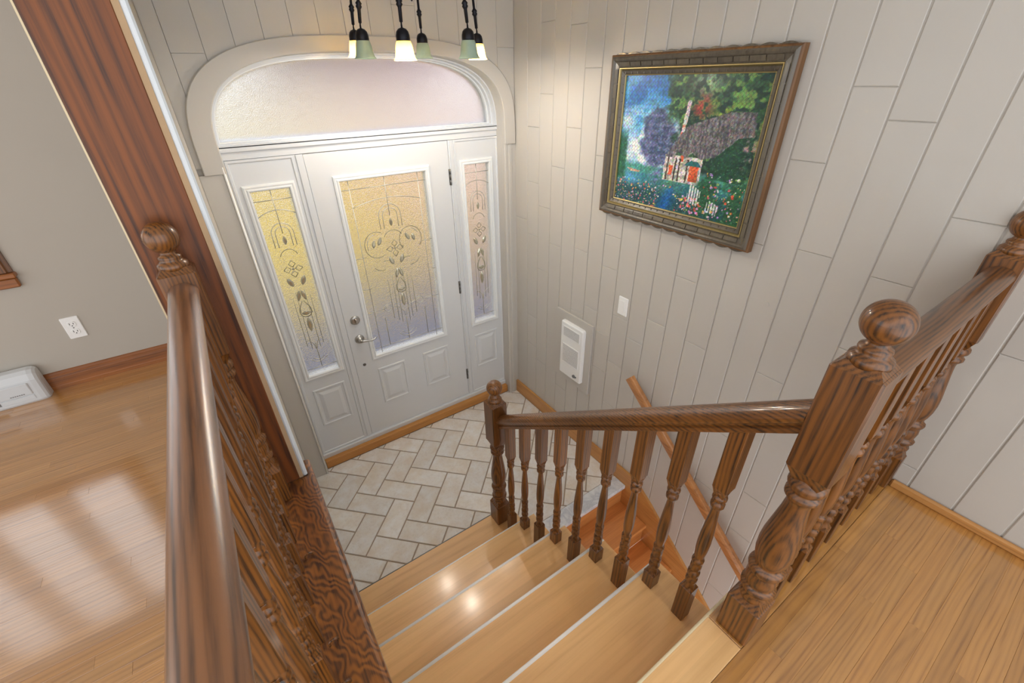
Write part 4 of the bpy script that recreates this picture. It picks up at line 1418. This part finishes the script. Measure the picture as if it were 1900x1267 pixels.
ol = empty('wall_outlet', (-0.777, YL, 1.36))
tag(ol, 'white duplex outlet on the taupe living room wall', 'outlet')
ox, oz = -0.777, 1.42
B().plate(rrect(ox - 0.035, ox + 0.035, oz - 0.0575, oz + 0.0575, 0.004, 2), on_y(YL - 0.0004), 0.006, 0.0025).build('cover_plate', 'plastic', ol)
for dz_ in (-0.0205, 0.0205):
    oc_ = B().plate(rrect(ox - 0.0165, ox + 0.0165, oz + dz_ - 0.014, oz + dz_ + 0.014, 0.009, 4), on_y(YL - 0.0064), 0.0025, 0.001).build('socket', 'plastic', ol)
    s_ = B()
    s_.box(ox - 0.0085, ox - 0.006, YL - 0.0094, YL - 0.0088, oz + dz_ - 0.003, oz + dz_ + 0.007)
    s_.box(ox + 0.006, ox + 0.0085, YL - 0.0094, YL - 0.0088, oz + dz_ - 0.002, oz + dz_ + 0.006)
    s_.box(ox - 0.0022, ox + 0.0022, YL - 0.0094, YL - 0.0088, oz + dz_ - 0.0105, oz + dz_ - 0.006)
    s_.build('slots', 'darkgap', oc_)
disc_y(B(), ox, oz, [(0.003, 0.006), (0.003, 0.0075)], 10, YL).build('screw', 'hinge', ol)

cv = empty('baseboard_heater', (-1.5, 2.80, UZ))
tag(cv, 'pale grey electric baseboard heater standing on the living room floor', 'heater')
CX0, CX1 = -2.05, -0.982
prof = [(YL - 0.0165, UZ + 0.0005), (2.762, UZ + 0.0005), (2.757, UZ + 0.010), (2.757, UZ + 0.026), (2.762, UZ + 0.120), (2.772, UZ + 0.152), (2.790, UZ + 0.166), (YL - 0.0165, UZ + 0.168)]
nb = len(prof)
cvb = B()
xs_ = [(CX0, 0.0), (CX1 - 0.03, 0.0), (CX1 - 0.012, 0.004), (CX1 - 0.003, 0.012), (CX1, 0.024)]
v_ = []
cyc, czc = YL - 0.0165, UZ
for x, ins in xs_:
    for y, z in prof:
        v_.append((x, min(y + ins, cyc), max(czc + 0.0005, z - ins * (1 if z > UZ + 0.05 else 0))))
f_ = [tuple(range(nb))[::-1], tuple(range((len(xs_) - 1) * nb, len(xs_) * nb))]
for i in range(len(xs_) - 1):
    for k in range(nb):
        j = (k + 1) % nb
        f_.append((i * nb + k, i * nb + j, (i + 1) * nb + j, (i + 1) * nb + k))
cvb.add(v_, f_).build('housing', 'heater_grey', cv)
B().cbox(CX0 + 0.05, CX1 - 0.045, 2.7535, 2.764, UZ + 0.048, UZ + 0.112, 0.003).build('front_panel', 'heater_grey', cv)
B().box(CX0 + 0.05, CX1 - 0.17, 2.7555, 2.759, UZ + 0.024, UZ + 0.042).build('intake_slot', 'midgap', cv)
B().cbox(CX1 - 0.165, CX1 - 0.045, 2.7545, 2.76, UZ + 0.022, UZ + 0.044, 0.001).build('end_cover', 'heater_grey', cv)
B().box(CX0 + 0.05, CX1 - 0.17, 2.760, 2.771, UZ + 0.119, UZ + 0.136).build('outlet_slot', 'midgap', cv)
lg = B()
for k in range(7):
    x = CX1 - 0.125 + k * 0.0078
    lg.box(x, x + 0.0055, 2.7529, 2.7535, UZ + 0.056, UZ + 0.0605)
lg.build('maker_mark', 'midgap', cv)

# ================================================================== CHANDELIER
HX, HY = 0.955, 2.14
ch = empty('chandelier', (HX, HY, CEIL))
tag(ch, 'dark bronze six-light chandelier with pale green bell glass shades', 'chandelier')
B().lathe([(0.065, 0.0), (0.065, -0.008), (0.05, -0.022), (0.015, -0.034), (0.012, -0.045)][::-1], HX, HY, CEIL, 24).build('canopy', 'iron', ch)
B().lathe([(0.0, 2.745), (0.006, 2.752), (0.012, 2.765), (0.007, 2.780), (0.016, 2.80), (0.034, 2.825), (0.04, 2.85), (0.03, 2.88), (0.016, 2.90), (0.012, 2.96),
           (0.02, 2.98), (0.011, 3.0), (0.009, 3.2), (0.009, CEIL - 0.03)], HX, HY, 0, 20).build('stem', 'iron', ch)
BELLS = {'A': (0.717, 2.140, 0.080, 0), 'B': (0.794, 1.8975, 0.066, 1), 'D': (1.080, 1.8975, 0.074, 0), 'E': (1.266, 2.140, 0.079, 1), 'C': (1.094, 2.380, 0.092, 0), 'F': (0.768, 2.390, 0.096, 1)}
for nm, (x, y, hz, lit) in BELLS.items():
    zb = CZ + hz
    th = 0.0045
    # bell: mouth at zb, crown at zb + 0.072
    outer = [(0.0455, 0.0), (0.0445, 0.002), (0.0395, 0.008), (0.0365, 0.016), (0.0345, 0.028), (0.0330, 0.040), (0.0305, 0.052), (0.0270, 0.062), (0.0215, 0.069), (0.0120, 0.073)]
    inner_ = [(max(r - 0.003, 0.006), h - (0.002 if h > 0.06 else 0)) for r, h in outer][::-1]
    tx, ty = HX - x, HY - y
    l_ = math.hypot(tx, ty); tx /= l_; ty /= l_
    s_ = B().lathe(outer + inner_ + [outer[0]], x, y, zb, 24, False)
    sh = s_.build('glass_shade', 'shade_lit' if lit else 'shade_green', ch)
    B().lathe([(0.0262, 0.061), (0.0268, 0.067), (0.0262, 0.080), (0.0225, 0.093), (0.0150, 0.101), (0.0060, 0.104), (0.0035, 0.106), (0.0035, 0.114)], x, y, zb, 20).build('socket_cup', 'iron', ch)
    # rod leaning in towards the stem
    lean = 0.10
    z1 = zb + 0.112
    top = (x + tx * lean * 0.42, y + ty * lean * 0.42, z1 + 0.42)
    def at_(t):
        return (x + (top[0] - x) * t, y + (top[1] - y) * t, z1 + (top[2] - z1) * t)
    rd = B().tube([at_(0.0), at_(0.02), at_(0.025), at_(0.13), at_(0.135), at_(0.15), at_(0.165), at_(0.175), at_(0.19), at_(0.20), at_(1.0)],
                  [0.003, 0.003, 0.0066, 0.0072, 0.0085, 0.0125, 0.0095, 0.0130, 0.0085, 0.0056, 0.0056], 12)
    rd.build('rod', 'iron', ch)
    am = []
    for i in range(11):
        t = i / 10
        am.append((top[0] + (HX - top[0]) * t, top[1] + (HY - top[1]) * t, top[2] + (2.86 - top[2]) * t + 0.09 * math.sin(math.pi * t)))
    B().tube(am, 0.0055, 8).build('arm', 'iron', ch)
    if lit:
        bz = zb + 0.037
        B().lathe([(0.0, -0.018), (0.010, -0.015), (0.0155, -0.006), (0.0165, 0.002), (0.013, 0.014), (0.008, 0.026)], x, y, bz, 14).build('bulb', 'bulb', ch)
        ld = bpy.data.lights.new('bulb_light', 'POINT')
        ld.energy = 5.0
        ld.color = (1.0, 0.96, 0.90)
        ld.shadow_soft_size = 0.014
        lo = bpy.data.objects.new('bulb_light', ld)
        COL.objects.link(lo)
        lo.parent = ch
        lo.location = Vector((x, y, zb + 0.006)) - WLOC[ch]

# ================================================================== OUTSIDE, BEYOND THE GLASS
GZ = -0.35
dr = B().box(-8, 12, 2.95, 6.4, GZ - 0.2, GZ).build('driveway', 'concrete')
struct(dr, 'grey-blue driveway outside the front door', 'driveway')
lw = B().box(-20, 25, 6.4, 40, GZ - 0.2, GZ + 0.02).build('lawn', 'grass')
struct(lw, 'yellow lawn beyond the driveway', 'lawn')
hr = random.Random(11)
def bush(x, y, r, h):
    b_ = B()
    seg, rows = 14, 8
    v = []
    for i in range(rows + 1):
        t = i / rows * math.pi
        for k in range(seg):
            a = 2 * math.pi * k / seg
            q = 1 + 0.22 * (hr.random() - 0.5)
            v.append((x + r * q * math.sin(t) * math.cos(a), y + r * q * math.sin(t) * math.sin(a), GZ + h / 2 - h / 2 * 1.02 * math.cos(t) * q))
    f = [(i * seg + k, i * seg + (k + 1) % seg, (i + 1) * seg + (k + 1) % seg, (i + 1) * seg + k) for i in range(rows) for k in range(seg)]
    b_.add(v, f, True)
    return b_.build('bush', 'hedge')
for x, y, r, h, lb in ((-2.4, 14, 2.4, 3.4, 'largest green bush on the lawn, behind the left half of the transom'),
                       (2.6, 20, 1.8, 2.8, 'green bush on the lawn beside the brick house'),
                       (1.35, 7.2, 0.34, 0.75, 'small low green bush at the lawn edge behind the door glass'),
                       (2.95, 7.0, 0.38, 0.8, 'small green bush beside the rendered garden wall')):
    tag(bush(x, y, r, h), lb, 'bush', 'bushes on the lawn')
hs = empty('neighbour_house', (8.3, 20, GZ))
tag(hs, 'pink brick house across the lawn, blurred through the transom', 'house')
B().box(5.6, 11, 18, 24, GZ + 0.02, 3.1).build('wall', 'brick', hs)
rfp = [(17.6, 3.1), (24.4, 3.1), (21, 5.2)]
B().prism(rfp, lambda a, b_, n: (n, a, b_), 5.2, 11.4).build('roof', 'siding', hs)
gr_ = empty('garden_wall', (6.3, 8.0, GZ))
tag(gr_, 'pale pink rendered wall beside the lawn behind the right sidelight', 'wall')
B().box(3.6, 9.5, 7.6, 8.2, GZ + 0.02, 2.3).build('wall', 'siding', gr_)
B().box(3.5, 9.6, 7.5, 8.3, 2.3, 2.38).build('coping', 'brick', gr_)

M['added_soffit'] = paint('transom_tint_blue', (104, 124, 206), 0.8, 0.05)
po = empty('added_porch_roof', (1.1, 3.6, 2.66))  # porch added outside so that its blue tints the transom
tag(po, 'added blue porch ceiling outside, tinting the top of the transom', 'added porch roof')
B().box(0.45, 1.75, 2.95, 4.6, 2.68, 2.74).build('added_soffit', 'added_soffit', po)
B().box(0.45, 1.75, 4.6, 4.64, 2.62, 2.78).build('added_fascia', 'siding', po)
